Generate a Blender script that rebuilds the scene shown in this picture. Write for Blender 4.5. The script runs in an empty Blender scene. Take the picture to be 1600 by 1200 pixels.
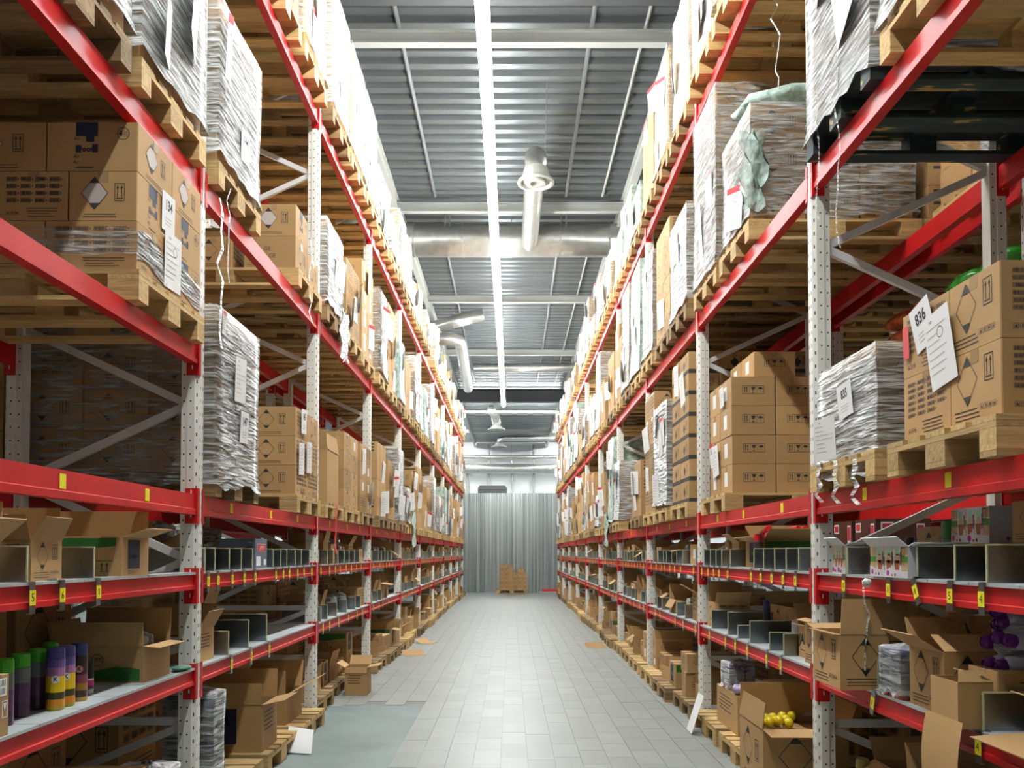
import bpy, math, random
from mathutils import Vector, Matrix
R = math.radians
scene = bpy.context.scene
COL = scene.collection

# ------------------------------------------------------------------ camera, world, exposure
F_PX = 1270.0
PITCH = R(1.6)
CAM_Z = 1.53
cam_d = bpy.data.cameras.new('camera')
cam_d.sensor_width = 36.0
cam_d.lens = F_PX / 1600.0 * 36.0
cam_d.shift_y = (864 - F_PX * math.tan(PITCH) - 600) / 1600.0
cam_d.shift_x = 1.0 / 1600.0
cam_d.clip_end = 200
cam = bpy.data.objects.new('camera', cam_d)
cam.location = (0, 0, CAM_Z)
cam.rotation_euler = (R(90) + PITCH, 0, 0)
COL.objects.link(cam)
scene.camera = cam
world = bpy.data.worlds.new('world')
scene.world = world
world.use_nodes = True
world.node_tree.nodes['Background'].inputs[0].default_value = (0.8, 0.9, 1.0, 1)
world.node_tree.nodes['Background'].inputs[1].default_value = 0.05
vs = scene.view_settings
vs.view_transform = 'Standard'
vs.look = 'None'
vs.gamma = 1.0
vs.use_curve_mapping = False
vs.exposure = 0.0
scene.cycles.diffuse_bounces = 3
scene.cycles.glossy_bounces = 3
scene.cycles.transparent_max_bounces = 12
LAMP_STRENGTH = 122.0

XA = {-1: 1.772, 1: 1.693}          # aisle face of the racks, left / right
P0 = {-1: 1.825, 1: 1.764}          # depth of the first upright
PITCH_Y = 2.8
NB = 10                             # bays per row
Z_LOW, Z_UP, Z_1, Z_X, Z_2, Z_3 = 0.875, 1.41, 1.86, 2.70, 3.70, 5.60
POST_H = 6.55
SIDE = {-1: 'left', 1: 'right'}
ORD = ['first', 'second', 'third', 'fourth', 'fifth', 'sixth', 'seventh', 'eighth', 'ninth', 'tenth', 'eleventh', 'twelfth',
       'thirteenth', 'fourteenth', 'fifteenth', 'sixteenth', 'seventeenth', 'eighteenth', 'nineteenth', 'twentieth']
LEV = {Z_LOW: 'lower shelf', Z_UP: 'upper shelf', Z_1: 'first beam level', Z_X: 'extra beam level', Z_2: 'middle beam level', Z_3: 'top beam level'}
SLOT = ['near slot', 'middle slot', 'far slot']

def post_y(s, k): return P0[s] + PITCH_Y * k
def slot_y(s, k, i): return P0[s] + PITCH_Y * k + 0.5 + 0.9 * i
def PX(s, u): return s * (XA[s] + u)

# ------------------------------------------------------------------ materials
def new_mat(name):
    m = bpy.data.materials.new(name); m.use_nodes = True
    return m, m.node_tree, m.node_tree.nodes['Principled BSDF']

def mat(name, col, rough=0.6, metal=0.0, var=0.0, nscale=6.0, namp=0.0, bump=0.0, bscale=None, stretch=(1, 1, 1), spec=0.5, emit=None):
    m, nt, b = new_mat(name)
    b.inputs['Roughness'].default_value = rough
    b.inputs['Metallic'].default_value = metal
    b.inputs['Specular IOR Level'].default_value = spec
    b.inputs['Base Color'].default_value = (*col, 1)
    N, L = nt.nodes, nt.links
    if var or namp or bump:
        tc = N.new('ShaderNodeTexCoord'); mp = N.new('ShaderNodeMapping'); mp.inputs['Scale'].default_value = stretch
        L.new(tc.outputs['Object'], mp.inputs['Vector'])
        oi = N.new('ShaderNodeObjectInfo')
        ad = N.new('ShaderNodeVectorMath'); ad.operation = 'ADD'
        sc = N.new('ShaderNodeVectorMath'); sc.operation = 'SCALE'; sc.inputs[0].default_value = (37, 11, 23)
        L.new(oi.outputs['Random'], sc.inputs['Scale'])
        L.new(mp.outputs[0], ad.inputs[0]); L.new(sc.outputs[0], ad.inputs[1])
        ns = N.new('ShaderNodeTexNoise'); ns.inputs['Scale'].default_value = nscale; ns.inputs['Detail'].default_value = 3
        L.new(ad.outputs[0], ns.inputs['Vector'])
        hsv = N.new('ShaderNodeHueSaturation'); hsv.inputs['Color'].default_value = (*col, 1)
        mr = N.new('ShaderNodeMapRange'); mr.inputs['To Min'].default_value = 1 - namp; mr.inputs['To Max'].default_value = 1 + namp
        mr.inputs['From Min'].default_value = 0.25; mr.inputs['From Max'].default_value = 0.75
        L.new(ns.outputs['Fac'], mr.inputs['Value'])
        m2 = N.new('ShaderNodeMapRange'); m2.inputs['To Min'].default_value = 1 - var; m2.inputs['To Max'].default_value = 1 + var
        L.new(oi.outputs['Random'], m2.inputs['Value'])
        mu = N.new('ShaderNodeMath'); mu.operation = 'MULTIPLY'
        L.new(mr.outputs[0], mu.inputs[0]); L.new(m2.outputs[0], mu.inputs[1])
        L.new(mu.outputs[0], hsv.inputs['Value']); L.new(hsv.outputs[0], b.inputs['Base Color'])
        if bump:
            bp = N.new('ShaderNodeBump'); bp.inputs['Strength'].default_value = bump; bp.inputs['Distance'].default_value = 0.02
            L.new(ns.outputs['Fac'], bp.inputs['Height']); L.new(bp.outputs[0], b.inputs['Normal'])
    if emit:
        b.inputs['Emission Color'].default_value = (*emit[0], 1); b.inputs['Emission Strength'].default_value = emit[1]
    return m

KRAFT = mat('kraft_board', (0.44, 0.262, 0.105), 0.75, var=0.14, nscale=3, namp=0.06)
INK = mat('dark_ink', (0.035, 0.032, 0.03), 0.7)
NAVY = mat('navy_ink', (0.008, 0.013, 0.04), 0.6)
GREEN = mat('green_ink', (0.02, 0.13, 0.02), 0.6)
WHITE = mat('white_paper', (0.80, 0.80, 0.79), 0.7)
REDP = mat('red_print', (0.62, 0.03, 0.04), 0.5)
TAPE = mat('packing_tape', (0.36, 0.23, 0.12), 0.2)
GREYP = mat('pale_print', (0.50, 0.44, 0.40), 0.7)
KM = [KRAFT, INK, NAVY, GREEN, WHITE, REDP, TAPE, GREYP]
WOOD = mat('pallet_wood', (0.50, 0.335, 0.135), 0.75, var=0.22, nscale=5, namp=0.22, bump=0.25, stretch=(1.2, 9, 9))
WOOD_OLD = mat('weathered_pallet_wood', (0.27, 0.172, 0.075), 0.8, var=0.35, nscale=5, namp=0.3, bump=0.3, stretch=(1.2, 9, 9))
def blue_wood():
    m, nt, b = new_mat('worn_blue_painted_wood'); N, L = nt.nodes, nt.links
    tc = N.new('ShaderNodeTexCoord'); mp = N.new('ShaderNodeMapping'); mp.inputs['Scale'].default_value = (1.0, 5, 5)
    oi = N.new('ShaderNodeObjectInfo'); ad = N.new('ShaderNodeVectorMath'); ad.operation = 'ADD'
    L.new(tc.outputs['Object'], mp.inputs[0]); L.new(mp.outputs[0], ad.inputs[0]); L.new(oi.outputs['Random'], ad.inputs[1])
    ns = N.new('ShaderNodeTexNoise'); ns.inputs['Scale'].default_value = 2.6; ns.inputs['Detail'].default_value = 5
    L.new(ad.outputs[0], ns.inputs['Vector'])
    rp = N.new('ShaderNodeValToRGB'); e = rp.color_ramp.elements
    e[0].position = 0.0; e[0].color = (0.012, 0.02, 0.028, 1); e[1].position = 1; e[1].color = (0.40, 0.26, 0.08, 1)
    for p, c in ((0.50, (0.014, 0.026, 0.034)), (0.57, (0.02, 0.06, 0.045)), (0.62, (0.02, 0.05, 0.04)), (0.64, (0.38, 0.24, 0.08))):
        x = e.new(p); x.color = (*c, 1)
    L.new(ns.outputs['Fac'], rp.inputs[0]); L.new(rp.outputs[0], b.inputs['Base Color']); b.inputs['Roughness'].default_value = 0.7
    return m
WOOD_BLUE = blue_wood()
CREAM = mat('cream_powder_coat', (0.74, 0.73, 0.67), 0.45, nscale=4, namp=0.05)
BRACE = mat('grey_brace_steel', (0.60, 0.59, 0.57), 0.45, nscale=4, namp=0.05)
SLOT_SHADE = mat('painted_slot_shade', (0.05, 0.048, 0.045), 0.9)  # flat dark quads on solid steel, colour standing for the shade inside slots
RED = mat('red_powder_coat', (0.56, 0.012, 0.014), 0.42, nscale=5, namp=0.14, spec=0.35)
GALV = mat('galvanised_steel', (0.30, 0.32, 0.33), 0.28, metal=1.0, nscale=9, namp=0.18, var=0.12)
DECK = mat('zinc_shelf_panel', (0.50, 0.54, 0.55), 0.5, metal=0.4, nscale=6, namp=0.1, var=0.05)
EDGE = mat('pale_yellow_edge', (0.50, 0.50, 0.30), 0.5)
YELLOW = mat('yellow_card', (0.85, 0.75, 0.01), 0.55)
TILE = mat('floor_tile', (0.27, 0.286, 0.266), 0.42, var=0.07, nscale=3, namp=0.05)
GROUT = mat('grout', (0.22, 0.23, 0.21), 0.9, nscale=5, namp=0.1)
CONC = mat('grey_concrete', (0.185, 0.225, 0.215), 0.55, nscale=1.6, namp=0.25)
CEIL = mat('ceiling_deck_steel', (0.185, 0.20, 0.205), 0.36, metal=0.6, nscale=1.2, namp=0.1, stretch=(0.4, 4, 1))
GIRD = mat('dark_girder', (0.045, 0.047, 0.05), 0.5)
PURL = mat('pale_purlin', (0.36, 0.36, 0.335), 0.5)
DUCT = mat('foil_duct', (0.45, 0.44, 0.41), 0.33, metal=0.8, nscale=7, namp=0.12, bump=0.35)
WALLW = mat('white_wall_panel', (0.70, 0.70, 0.71), 0.6, nscale=1, namp=0.03)
FENCE = mat('galvanised_corrugated_sheet', (0.44, 0.50, 0.495), 0.3, metal=0.9, nscale=1.0, namp=0.5, stretch=(9, 9, 0.15), var=0.08)  # upright tone streaks paint in the uneven light and shade of the ribs
PIPE = mat('grey_conduit', (0.22, 0.22, 0.23), 0.4, metal=0.3)
DARKP = mat('dark_plastic', (0.03, 0.03, 0.035), 0.4)
def plain(name, c, r=0.4): return mat(name, c, r)
LAMPM = mat('lamp_diffuser', (1, 1, 1), 0.5, emit=((0.955, 1.0, 0.995), LAMP_STRENGTH))

def film_mat(name, tint, lo, hi, sc=(4, 4, 34), rough=0.3):
    m, nt, b = new_mat(name); N, L = nt.nodes, nt.links
    tc = N.new('ShaderNodeTexCoord'); mp = N.new('ShaderNodeMapping'); mp.inputs['Scale'].default_value = sc; mp.inputs['Rotation'].default_value = (R(24), R(14), 0)
    oi = N.new('ShaderNodeObjectInfo'); ad = N.new('ShaderNodeVectorMath'); ad.operation = 'ADD'
    s2 = N.new('ShaderNodeVectorMath'); s2.operation = 'SCALE'; s2.inputs[0].default_value = (31, 17, 43)
    L.new(oi.outputs['Random'], s2.inputs['Scale'])
    L.new(tc.outputs['Object'], mp.inputs[0]); L.new(mp.outputs[0], ad.inputs[0]); L.new(s2.outputs[0], ad.inputs[1])
    ns = N.new('ShaderNodeTexNoise'); ns.inputs['Scale'].default_value = 1.6; ns.inputs['Detail'].default_value = 4; ns.inputs['Distortion'].default_value = 0.6
    L.new(ad.outputs[0], ns.inputs['Vector'])
    mr = N.new('ShaderNodeMapRange'); mr.inputs['From Min'].default_value = 0.36; mr.inputs['From Max'].default_value = 0.66
    mr.inputs['To Min'].default_value = lo; mr.inputs['To Max'].default_value = hi
    L.new(ns.outputs['Fac'], mr.inputs['Value'])
    n2 = N.new('ShaderNodeTexNoise'); n2.inputs['Scale'].default_value = 0.42; n2.inputs['Detail'].default_value = 2; n2.inputs['Distortion'].default_value = 1.2
    L.new(ad.outputs[0], n2.inputs['Vector'])
    hm = N.new('ShaderNodeMath'); hm.operation = 'MULTIPLY_ADD'; hm.inputs[1].default_value = 1.6
    L.new(n2.outputs['Fac'], hm.inputs[0]); L.new(ns.outputs['Fac'], hm.inputs[2])
    bp = N.new('ShaderNodeBump'); bp.inputs['Strength'].default_value = 1.0; bp.inputs['Distance'].default_value = 0.03
    L.new(hm.outputs[0], bp.inputs['Height']); L.new(bp.outputs[0], b.inputs['Normal'])
    b.inputs['Base Color'].default_value = (*tint, 1); b.inputs['Roughness'].default_value = rough; b.inputs['Specular IOR Level'].default_value = 0.5
    tr = N.new('ShaderNodeBsdfTransparent'); tr.inputs[0].default_value = (0.97, 0.98, 0.975, 1)
    mx = N.new('ShaderNodeMixShader'); out = nt.nodes['Material Output']
    lw_ = N.new('ShaderNodeFresnel'); lw_.inputs['IOR'].default_value = 1.5
    ad2 = N.new('ShaderNodeMath'); ad2.operation = 'MULTIPLY_ADD'; ad2.inputs[1].default_value = 0.8; ad2.use_clamp = True
    L.new(lw_.outputs[0], ad2.inputs[0]); L.new(mr.outputs[0], ad2.inputs[2])
    L.new(ad2.outputs[0], mx.inputs[0]); L.new(tr.outputs[0], mx.inputs[1]); L.new(b.outputs[0], mx.inputs[2]); L.new(mx.outputs[0], out.inputs['Surface'])
    return m
FILM = film_mat('stretch_film', (0.90, 0.93, 0.92), 0.08, 0.58)
FILM_C = film_mat('clear_stretch_film', (0.90, 0.93, 0.92), 0.0, 0.42)
FILM_G = film_mat('green_tinted_film', (0.55, 0.72, 0.64), 0.30, 0.75, sc=(8, 8, 8))

# ------------------------------------------------------------------ mesh helpers
class MB:
    def __init__(self): self.v, self.f, self.m = [], [], []
    def add(self, vs, fs, mi=0):
        o = len(self.v); self.v += [tuple(p) for p in vs]
        for k, f in enumerate(fs):
            self.f.append(tuple(i + o for i in f)); self.m.append(mi[k] if isinstance(mi, (list, tuple)) else mi)
    def box(self, x0, x1, y0, y1, z0, z1, mi=0):
        x0, x1 = min(x0, x1), max(x0, x1)
        self.add([(x0, y0, z0), (x1, y0, z0), (x1, y1, z0), (x0, y1, z0), (x0, y0, z1), (x1, y0, z1), (x1, y1, z1), (x0, y1, z1)],
                 [(0, 3, 2, 1), (4, 5, 6, 7), (0, 1, 5, 4), (1, 2, 6, 5), (2, 3, 7, 6), (3, 0, 4, 7)], mi)
        return self
    def obox(self, c, ax, ay, az, mi=0):
        c, ax, ay, az = Vector(c), Vector(ax), Vector(ay), Vector(az)
        p = [c + ax * i + ay * j + az * k for k in (-1, 1) for j in (-1, 1) for i in (-1, 1)]
        self.add(p, [(0, 2, 3, 1), (4, 5, 7, 6), (0, 1, 5, 4), (1, 3, 7, 5), (3, 2, 6, 7), (2, 0, 4, 6)], mi)
        return self
    def bar(self, p, q, w, h, mi=0, up=(0, 0, 1)):
        p, q = Vector(p), Vector(q); d = q - p; a = d.normalized(); u = Vector(up)
        sd = a.cross(u)
        if sd.length < 1e-4: sd = a.cross(Vector((1, 0, 0)))
        sd.normalize(); n = sd.cross(a)
        return self.obox((p + q) / 2, d / 2, sd * w / 2, n * h / 2, mi)
    def prism(self, pts, z0, z1, mi=0, ax='z'):
        n = len(pts)
        def P(a, b, c): return (a, b, c) if ax == 'z' else ((a, c, b) if ax == 'y' else (c, a, b))
        vs = [P(a, b, z0) for a, b in pts] + [P(a, b, z1) for a, b in pts]
        fs = [tuple(range(n - 1, -1, -1)), tuple(range(n, 2 * n))] + [(i, (i + 1) % n, n + (i + 1) % n, n + i) for i in range(n)]
        self.add(vs, fs, mi); return self
    def tube(self, pts, r, n=10, mi=0, cap=True):
        pts = [Vector(p) for p in pts]; rings = []; k = len(pts)
        rr = r if isinstance(r, (list, tuple)) else [r] * k
        ref = Vector((0.13, 0.21, 0.97))
        for i, p in enumerate(pts):
            t = (pts[min(i + 1, k - 1)] - pts[max(i - 1, 0)]).normalized()
            a = t.cross(ref).normalized(); b = t.cross(a)
            rings.append([p + (a * math.cos(2 * math.pi * j / n) + b * math.sin(2 * math.pi * j / n)) * rr[i] for j in range(n)])
        vs = [q for g in rings for q in g]
        fs = [(i * n + j, i * n + (j + 1) % n, (i + 1) * n + (j + 1) % n, (i + 1) * n + j) for i in range(k - 1) for j in range(n)]
        if cap: fs += [tuple(range(n - 1, -1, -1)), tuple((k - 1) * n + j for j in range(n))]
        self.add(vs, fs, mi); return self
    def lathe(self, prof, n=14, mi=0, c=(0, 0, 0)):
        vs = []; fs = []; ms = []; k = len(prof)
        for r, z in prof:
            for j in range(n):
                a = 2 * math.pi * j / n; vs.append((c[0] + r * math.cos(a), c[1] + r * math.sin(a), c[2] + z))
        for i in range(k - 1):
            for j in range(n):
                fs.append((i * n + j, i * n + (j + 1) % n, (i + 1) * n + (j + 1) % n, (i + 1) * n + j)); ms.append(mi[i] if isinstance(mi, (list, tuple)) else mi)
        fs += [tuple(range(n - 1, -1, -1)), tuple((k - 1) * n + j for j in range(n))]
        ms += [ms[0], ms[-1]]
        self.add(vs, fs, ms); return self
    def grid(self, pts, mi=0):          # pts[row][col]
        h, w = len(pts), len(pts[0])
        self.add([p for r in pts for p in r], [(i * w + j, i * w + j + 1, (i + 1) * w + j + 1, (i + 1) * w + j) for i in range(h - 1) for j in range(w - 1)], mi); return self
    def mirror(self):
        self.v = [(-x, y, z) for x, y, z in self.v]; self.f = [f[::-1] for f in self.f]; return self
    def shift(self, d):
        self.v = [(x + d[0], y + d[1], z + d[2]) for x, y, z in self.v]; return self
    def mesh(self, name, mats, smooth=False):
        me = bpy.data.meshes.new(name)
        me.from_pydata(self.v, [], self.f)
        for m in mats: me.materials.append(m)
        if len(mats) > 1: me.polygons.foreach_set('material_index', self.m)
        if smooth: me.polygons.foreach_set('use_smooth', [True] * len(self.f))
        me.update()
        return me

def tag(o, label=None, cat=None, group=None, kind=None):
    if label: o['label'] = label
    if cat: o['category'] = cat
    if group: o['group'] = group
    if kind: o['kind'] = kind
    return o
def obj(name, me, parent=None, loc=(0, 0, 0), rot=(0, 0, 0), scale=None):
    o = bpy.data.objects.new(name, me); COL.objects.link(o)
    o.location = loc; o.rotation_euler = rot
    if scale: o.scale = scale
    if parent: o.parent = parent
    return o
def thing(name, label, cat, loc=(0, 0, 0), group=None, rotz=0):
    o = bpy.data.objects.new(name, None); COL.objects.link(o); o.empty_display_size = 0.05
    o.location = loc; o.rotation_euler = (0, 0, rotz)
    return tag(o, label, cat, group)
def struct(name, me, loc=(0, 0, 0)):
    return tag(obj(name, me, None, loc), kind='structure')
CACHE = {}
def cached(key, fn):
    if key not in CACHE: CACHE[key] = fn()
    return CACHE[key]

def text_tris(txt, size=1.0, bold=0.0):
    fat = 0.035 if bold else 0.0
    def make():
        cu = bpy.data.curves.new('glyphs', 'FONT'); cu.body = txt; cu.size = 1.0; cu.align_x = 'CENTER'; cu.align_y = 'CENTER'
        cu.resolution_u = 2; cu.offset = fat; cu.fill_mode = 'FRONT'
        o = bpy.data.objects.new('glyphs', cu); COL.objects.link(o)
        dg = bpy.context.evaluated_depsgraph_get(); ev = o.evaluated_get(dg); me = ev.to_mesh()
        vs = [(v.co.x, v.co.y) for v in me.vertices]; fs = [tuple(p.vertices) for p in me.polygons]
        ev.to_mesh_clear(); bpy.data.objects.remove(o); bpy.data.curves.remove(cu)
        return vs, fs
    vs, fs = cached(('text', txt, fat), make)
    return [(a * size, b * size) for a, b in vs], fs
for _t in ('134', '144', '147', '145', '835', '836', '162', 'room', '4', 'JANTI', 'K', '0'): text_tris(_t, 1, 1)
for _t in ('Air', 'UPC', 'fresh', 'ORBE', 'GE', 'Nr', 'JAMO', '1', '2', '3', '4', '5', '6'): text_tris(_t, 1, 0)

class Face:
    """a flat side of a box to print on: u to the right, v up, origin in its middle"""
    def __init__(self, mb, o, du, dv, w, h, eps=0.0012):
        self.mb, self.du, self.dv, self.w, self.h = mb, Vector(du), Vector(dv), w, h
        self.o = Vector(o) + self.du.cross(self.dv) * eps
    def P(self, u, v): return self.o + self.du * u + self.dv * v
    def poly(self, pts, mi=1): self.mb.add([self.P(u, v) for u, v in pts], [tuple(range(len(pts)))], mi)
    def rect(self, u0, v0, u1, v1, mi=1): self.poly([(u0, v0), (u1, v0), (u1, v1), (u0, v1)], mi)
    def frame(self, u0, v0, u1, v1, t, mi=1):
        self.rect(u0, v0, u1, v0 + t, mi); self.rect(u0, v1 - t, u1, v1, mi); self.rect(u0, v0 + t, u0 + t, v1 - t, mi); self.rect(u1 - t, v0 + t, u1, v1 - t, mi)
    def line(self, a, b, t, mi=1):
        a, b = Vector((*a, 0)), Vector((*b, 0)); d = (b - a).normalized(); n = Vector((-d.y, d.x, 0)) * t / 2
        self.poly([((p).x, (p).y) for p in (a - n, b - n, b + n, a + n)], mi)
    def text(self, txt, u, v, size, mi=1, bold=0.0, sx=1.0):
        vs, fs = text_tris(txt, size, bold)
        self.mb.add([self.P(u + a * sx, v + b) for a, b in vs], fs, mi)
    def disc(self, u, v, r, mi=1, n=12): self.poly([(u + r * math.cos(2 * math.pi * i / n), v + r * math.sin(2 * math.pi * i / n)) for i in range(n)], mi)
    def ring(self, u, v, r, t, mi=1, n=16):
        for i in range(n):
            a, b = 2 * math.pi * i / n, 2 * math.pi * (i + 1) / n
            self.poly([(u + q * math.cos(x), v + q * math.sin(x)) for q, x in ((r - t, a), (r, a), (r, b), (r - t, b))], mi)

# ---- prints
def pr_diamond(F, u, v, r, fill=None, asp=0.82):
    a = r * asp
    if fill is not None: F.poly([(u - a, v), (u, v - r), (u + a, v), (u, v + r)], fill)
    sv, F.o = F.o, F.o + F.du.cross(F.dv) * 0.0006
    F.poly([(u - a * .38, v + r * .62), (u + a * .38, v + r * .62), (u, v + r)], 1)
    F.poly([(u + a * .38, v - r * .62), (u - a * .38, v - r * .62), (u, v - r)], 1)
    t = r * .035
    for p, q in (((u - a, v), (u, v + r)), ((u, v + r), (u + a, v)), ((u + a, v), (u, v - r)), ((u, v - r), (u - a, v))): F.line(p, q, t)
    F.o = sv
def pr_arrows(F, u, v, w, h, mi=1, frame=True):
    t = w * .06
    if frame: F.frame(u - w / 2, v - h / 2, u + w / 2, v + h / 2, t, mi)
    for k in (-1, 1):
        x = u + k * w * .2
        F.rect(x - t * .7, v - h * .30, x + t * .7, v + h * .28, mi)
        F.poly([(x - t * 2.2, v + h * .2), (x + t * 2.2, v + h * .2), (x, v + h * .4)], mi)
    F.rect(u - w * .34, v - h * .38, u + w * .34, v - h * .33, mi)
def pr_barcode(F, u, v, w, h, rnd):
    F.frame(u - w / 2, v - h / 2, u + w / 2, v + h / 2, h * .07)
    x = u - w * .44
    while x < u + w * .42:
        b = w * rnd.choice((.02, .035, .055)); F.rect(x, v - h * .36, min(x + b, u + w * .45), v + h * .36); x += b + w * rnd.choice((.02, .03))
def pr_lines(F, u0, v0, u1, v1, n, rnd, mi=1, t=None):
    hh = (v1 - v0) / n
    for i in range(n):
        F.rect(u0 + rnd.random() * .1 * (u1 - u0), v0 + hh * (i + .3), u1 - rnd.random() * .3 * (u1 - u0), v0 + hh * (i + .55), mi)
def pr_icons(F, u, v, s, n=4):
    for i in range(n):
        x = u + (i - (n - 1) / 2) * s * 1.25
        F.frame(x - s / 2, v - s / 2, x + s / 2, v + s / 2, s * .07)
        if i % 3 == 0: F.poly([(x - s * .3, v - s * .25), (x + s * .3, v - s * .25), (x, v + s * .3)])
        elif i % 3 == 1: F.rect(x - s * .12, v - s * .3, x + s * .12, v + s * .3)
        else: F.disc(x, v, s * .25)
def st_diamond(F, fill=None):
    w, h = F.w, F.h; rnd = random.Random(3); r = min(h * .33, w * .30)
    pr_diamond(F, -w * .12, h * .06, r, fill)
    pr_arrows(F, -w * .12 + r * .82 + w * .17, h * .08, min(w * .15, h * .22), min(h * .36, w * .3))
    pr_lines(F, -w * .3, -h * .45, w * .3, -h * .34, 2, rnd)
def st_diamond_pale(F): st_diamond(F, 7)
def st_diamond_tall(F):
    w, h = F.w, F.h; rnd = random.Random(4); r = min(h * .34, w * .34)
    pr_diamond(F, -w * .15, h * .10, r, None, .72); pr_arrows(F, w * .27, h * .2, w * .17, h * .36)
    pr_lines(F, -w * .42, -h * .44, w * .1, -h * .27, 3, rnd); pr_icons(F, w * .25, -h * .3, h * .075, 4)
def st_barcodes(F, nx=None, rows=None):
    w, h = F.w, F.h; rnd = random.Random(7); nx = nx or (4 if w > .3 else 3); rows = rows or 4
    cw, chh = w * .84 / nx, h * .58 / rows
    for j in range(rows):
        for i in range(nx):
            if rows > 5 and j == rows - 1 and i == nx - 1: continue
            pr_barcode(F, -w * .42 + cw * (i + .5), h * .42 - chh * (j + .5), cw * .72, chh * .6, rnd)
            F.frame(-w * .42 + cw * (i + .93), h * .42 - chh * (j + .62), -w * .42 + cw * (i + .99), h * .42 - chh * (j + .38), .002)
    pr_lines(F, -w * .1, -h * .44, w * .4, -h * .22, 4, rnd); pr_icons(F, -w * .3, -h * .35, h * .07, 3)
def st_barcodes_full(F): st_barcodes(F, 4, 6)
def st_fragile(F):
    w, h = F.w, F.h; a, b = w * .25, h * .15; t = .003; v = h * .05
    F.frame(-a, v - b, a, v + b, t)
    F.rect(-a * .36, v - b, -a * .34, v + b); F.rect(a * .30, v - b, a * .32, v + b)
    for k in (-.78, -.58):
        F.rect(a * k - t, v - b * .6, a * k + t, v + b * .5); F.poly([(a * k - t * 2.5, v + b * .35), (a * k + t * 2.5, v + b * .35), (a * k, v + b * .8)])
    F.poly([(-a * .22, v + b * .7), (-a * .12, v), (a * .1, v), (a * .2, v + b * .7)]); F.rect(-a * .03, v - b * .7, a * .01, v); F.rect(-a * .14, v - b * .75, a * .12, v - b * .62)
    F.poly([(a * .42, v + b * .1), (a * .9, v + b * .1), (a * .78, v + b * .6), (a * .54, v + b * .6)]); F.rect(a * .65, v - b * .7, a * .68, v + b * .2)
def st_label(F): F.rect(-F.w * .16, -F.h * .22, F.w * .12, F.h * .28, 4)
def st_plain(F): pass
def st_lines(F):
    rnd = random.Random(9); pr_lines(F, -F.w * .38, -F.h * .1, F.w * .3, F.h * .36, 5, rnd)
def st_room(F):
    w, h = F.w, F.h
    F.rect(-w * .18, h * .22, w * .06, h * .5, 2); F.rect(-w * .07, h * .10, w * .02, h * .24, 2)
    F.rect(-w * .18, -h * .12, -w * .12, h * .03, 2); F.rect(w * .0, -h * .12, w * .06, h * .05, 2)
    F.text('room', -w * .05, -h * .05, h * .15, 2, .001)
    for k, v in enumerate((.16, -.2, -.32)): F.text('Air', -w * .17, h * v, h * .1, 2)
    F.ring(w * .34, h * .27, h * .13, h * .012, 2); F.text('4', w * .31, h * .27, h * .15, 2, .001); pr_lines(F, w * .33, h * .2, w * .41, h * .34, 4, random.Random(1), 2)
    pr_lines(F, -w * .2, -h * .46, w * .1, -h * .38, 1, random.Random(2))
def st_black_band(F):
    F.rect(-F.w / 2, -F.h / 2, F.w / 2, -F.h * .32, 1); F.poly([(-.04, .0), (.0, -.05), (.04, 0), (0, .05)], 1); pr_arrows(F, F.w * .25, F.h * .1, .05, .08)
def st_green(F):
    w, h = F.w, F.h
    F.poly([(-w * .48, h * .16), (w * .02, h * .16), (w * .44, h * .26), (w * .44, h * .46), (-w * .48, h * .46)], 3)
    pr_arrows(F, w * .32, -h * .28, w * .14, h * .3, 3, False); F.rect(w * .23, -h * .12, w * .41, -h * .10, 3)
    F.disc(w * .05, -h * .15, h * .05, 3); F.poly([(w * .0, -h * .4), (w * .1, -h * .4), (w * .05, -h * .2)], 3); F.line((w * .17, -h * .36), (w * .17, -h * .12), .004, 3); F.line((w * .12, -h * .36), (w * .22, -h * .36), .004, 3)
    F.ring(-w * .15, -h * .1, h * .18, h * .02, 1)
def st_green_low(F):
    w, h = F.w, F.h
    F.poly([(-w * .1, -h * .46), (w * .46, -h * .46), (w * .46, -h * .12), (w * .2, -h * .06), (-w * .1, -h * .2)], 3)
    F.ring(w * .0, h * .12, h * .17, h * .015, 1); F.text('UPC', 0, h * .12, h * .16, 1)
def st_janti(F):
    F.text('JANTI', -F.w * .02, F.h * .05, F.h * .42, 1, .001); F.rect(-F.w * .36, -F.h * .28, F.w * .3, -F.h * .25)
def st_fresh(F):
    w, h = F.w, F.h
    F.rect(-w * .28, -h * .32, w * .16, h * .42, 2); F.text('fresh', -w * .06, h * .02, h * .2, 7); pr_lines(F, -w * .3, -h * .46, w * .1, -h * .36, 2, random.Random(5))
def st_white_print(F):
    w, h = F.w, F.h
    F.rect(-w * .30, h * .16, w * .38, h * .45, 4); r = random.Random(4)
    for k in range(2):
        x = 0
        while x < .34: F.rect(w * (-.02 + x), h * (.19 + .13 * k), w * (x), h * (.29 + .13 * k)); x += r.choice((.03, .045))
    pr_arrows(F, -w * .15, -h * .12, w * .34, h * .3, 4, False); F.frame(w * .2, -h * .2, w * .42, h * .08, .003, 4)
    F.poly([(w * .24, h * .04), (w * .38, h * .04), (w * .33, -h * .06), (w * .29, -h * .06)], 4)
def st_orbe(F): F.text('ORBE', -F.w * .1, F.h * .2, F.h * .2, 1); pr_diamond(F, F.w * .2, -F.h * .15, F.h * .2)
def st_ge(F): F.text('GE', -F.w * .05, F.h * .1, F.h * .18, 1); F.text('GE', F.w * .05, -F.h * .12, F.h * .18, 1); pr_lines(F, -F.w * .45, -F.h * .42, -F.w * .2, -F.h * .36, 1, random.Random(1))
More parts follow.
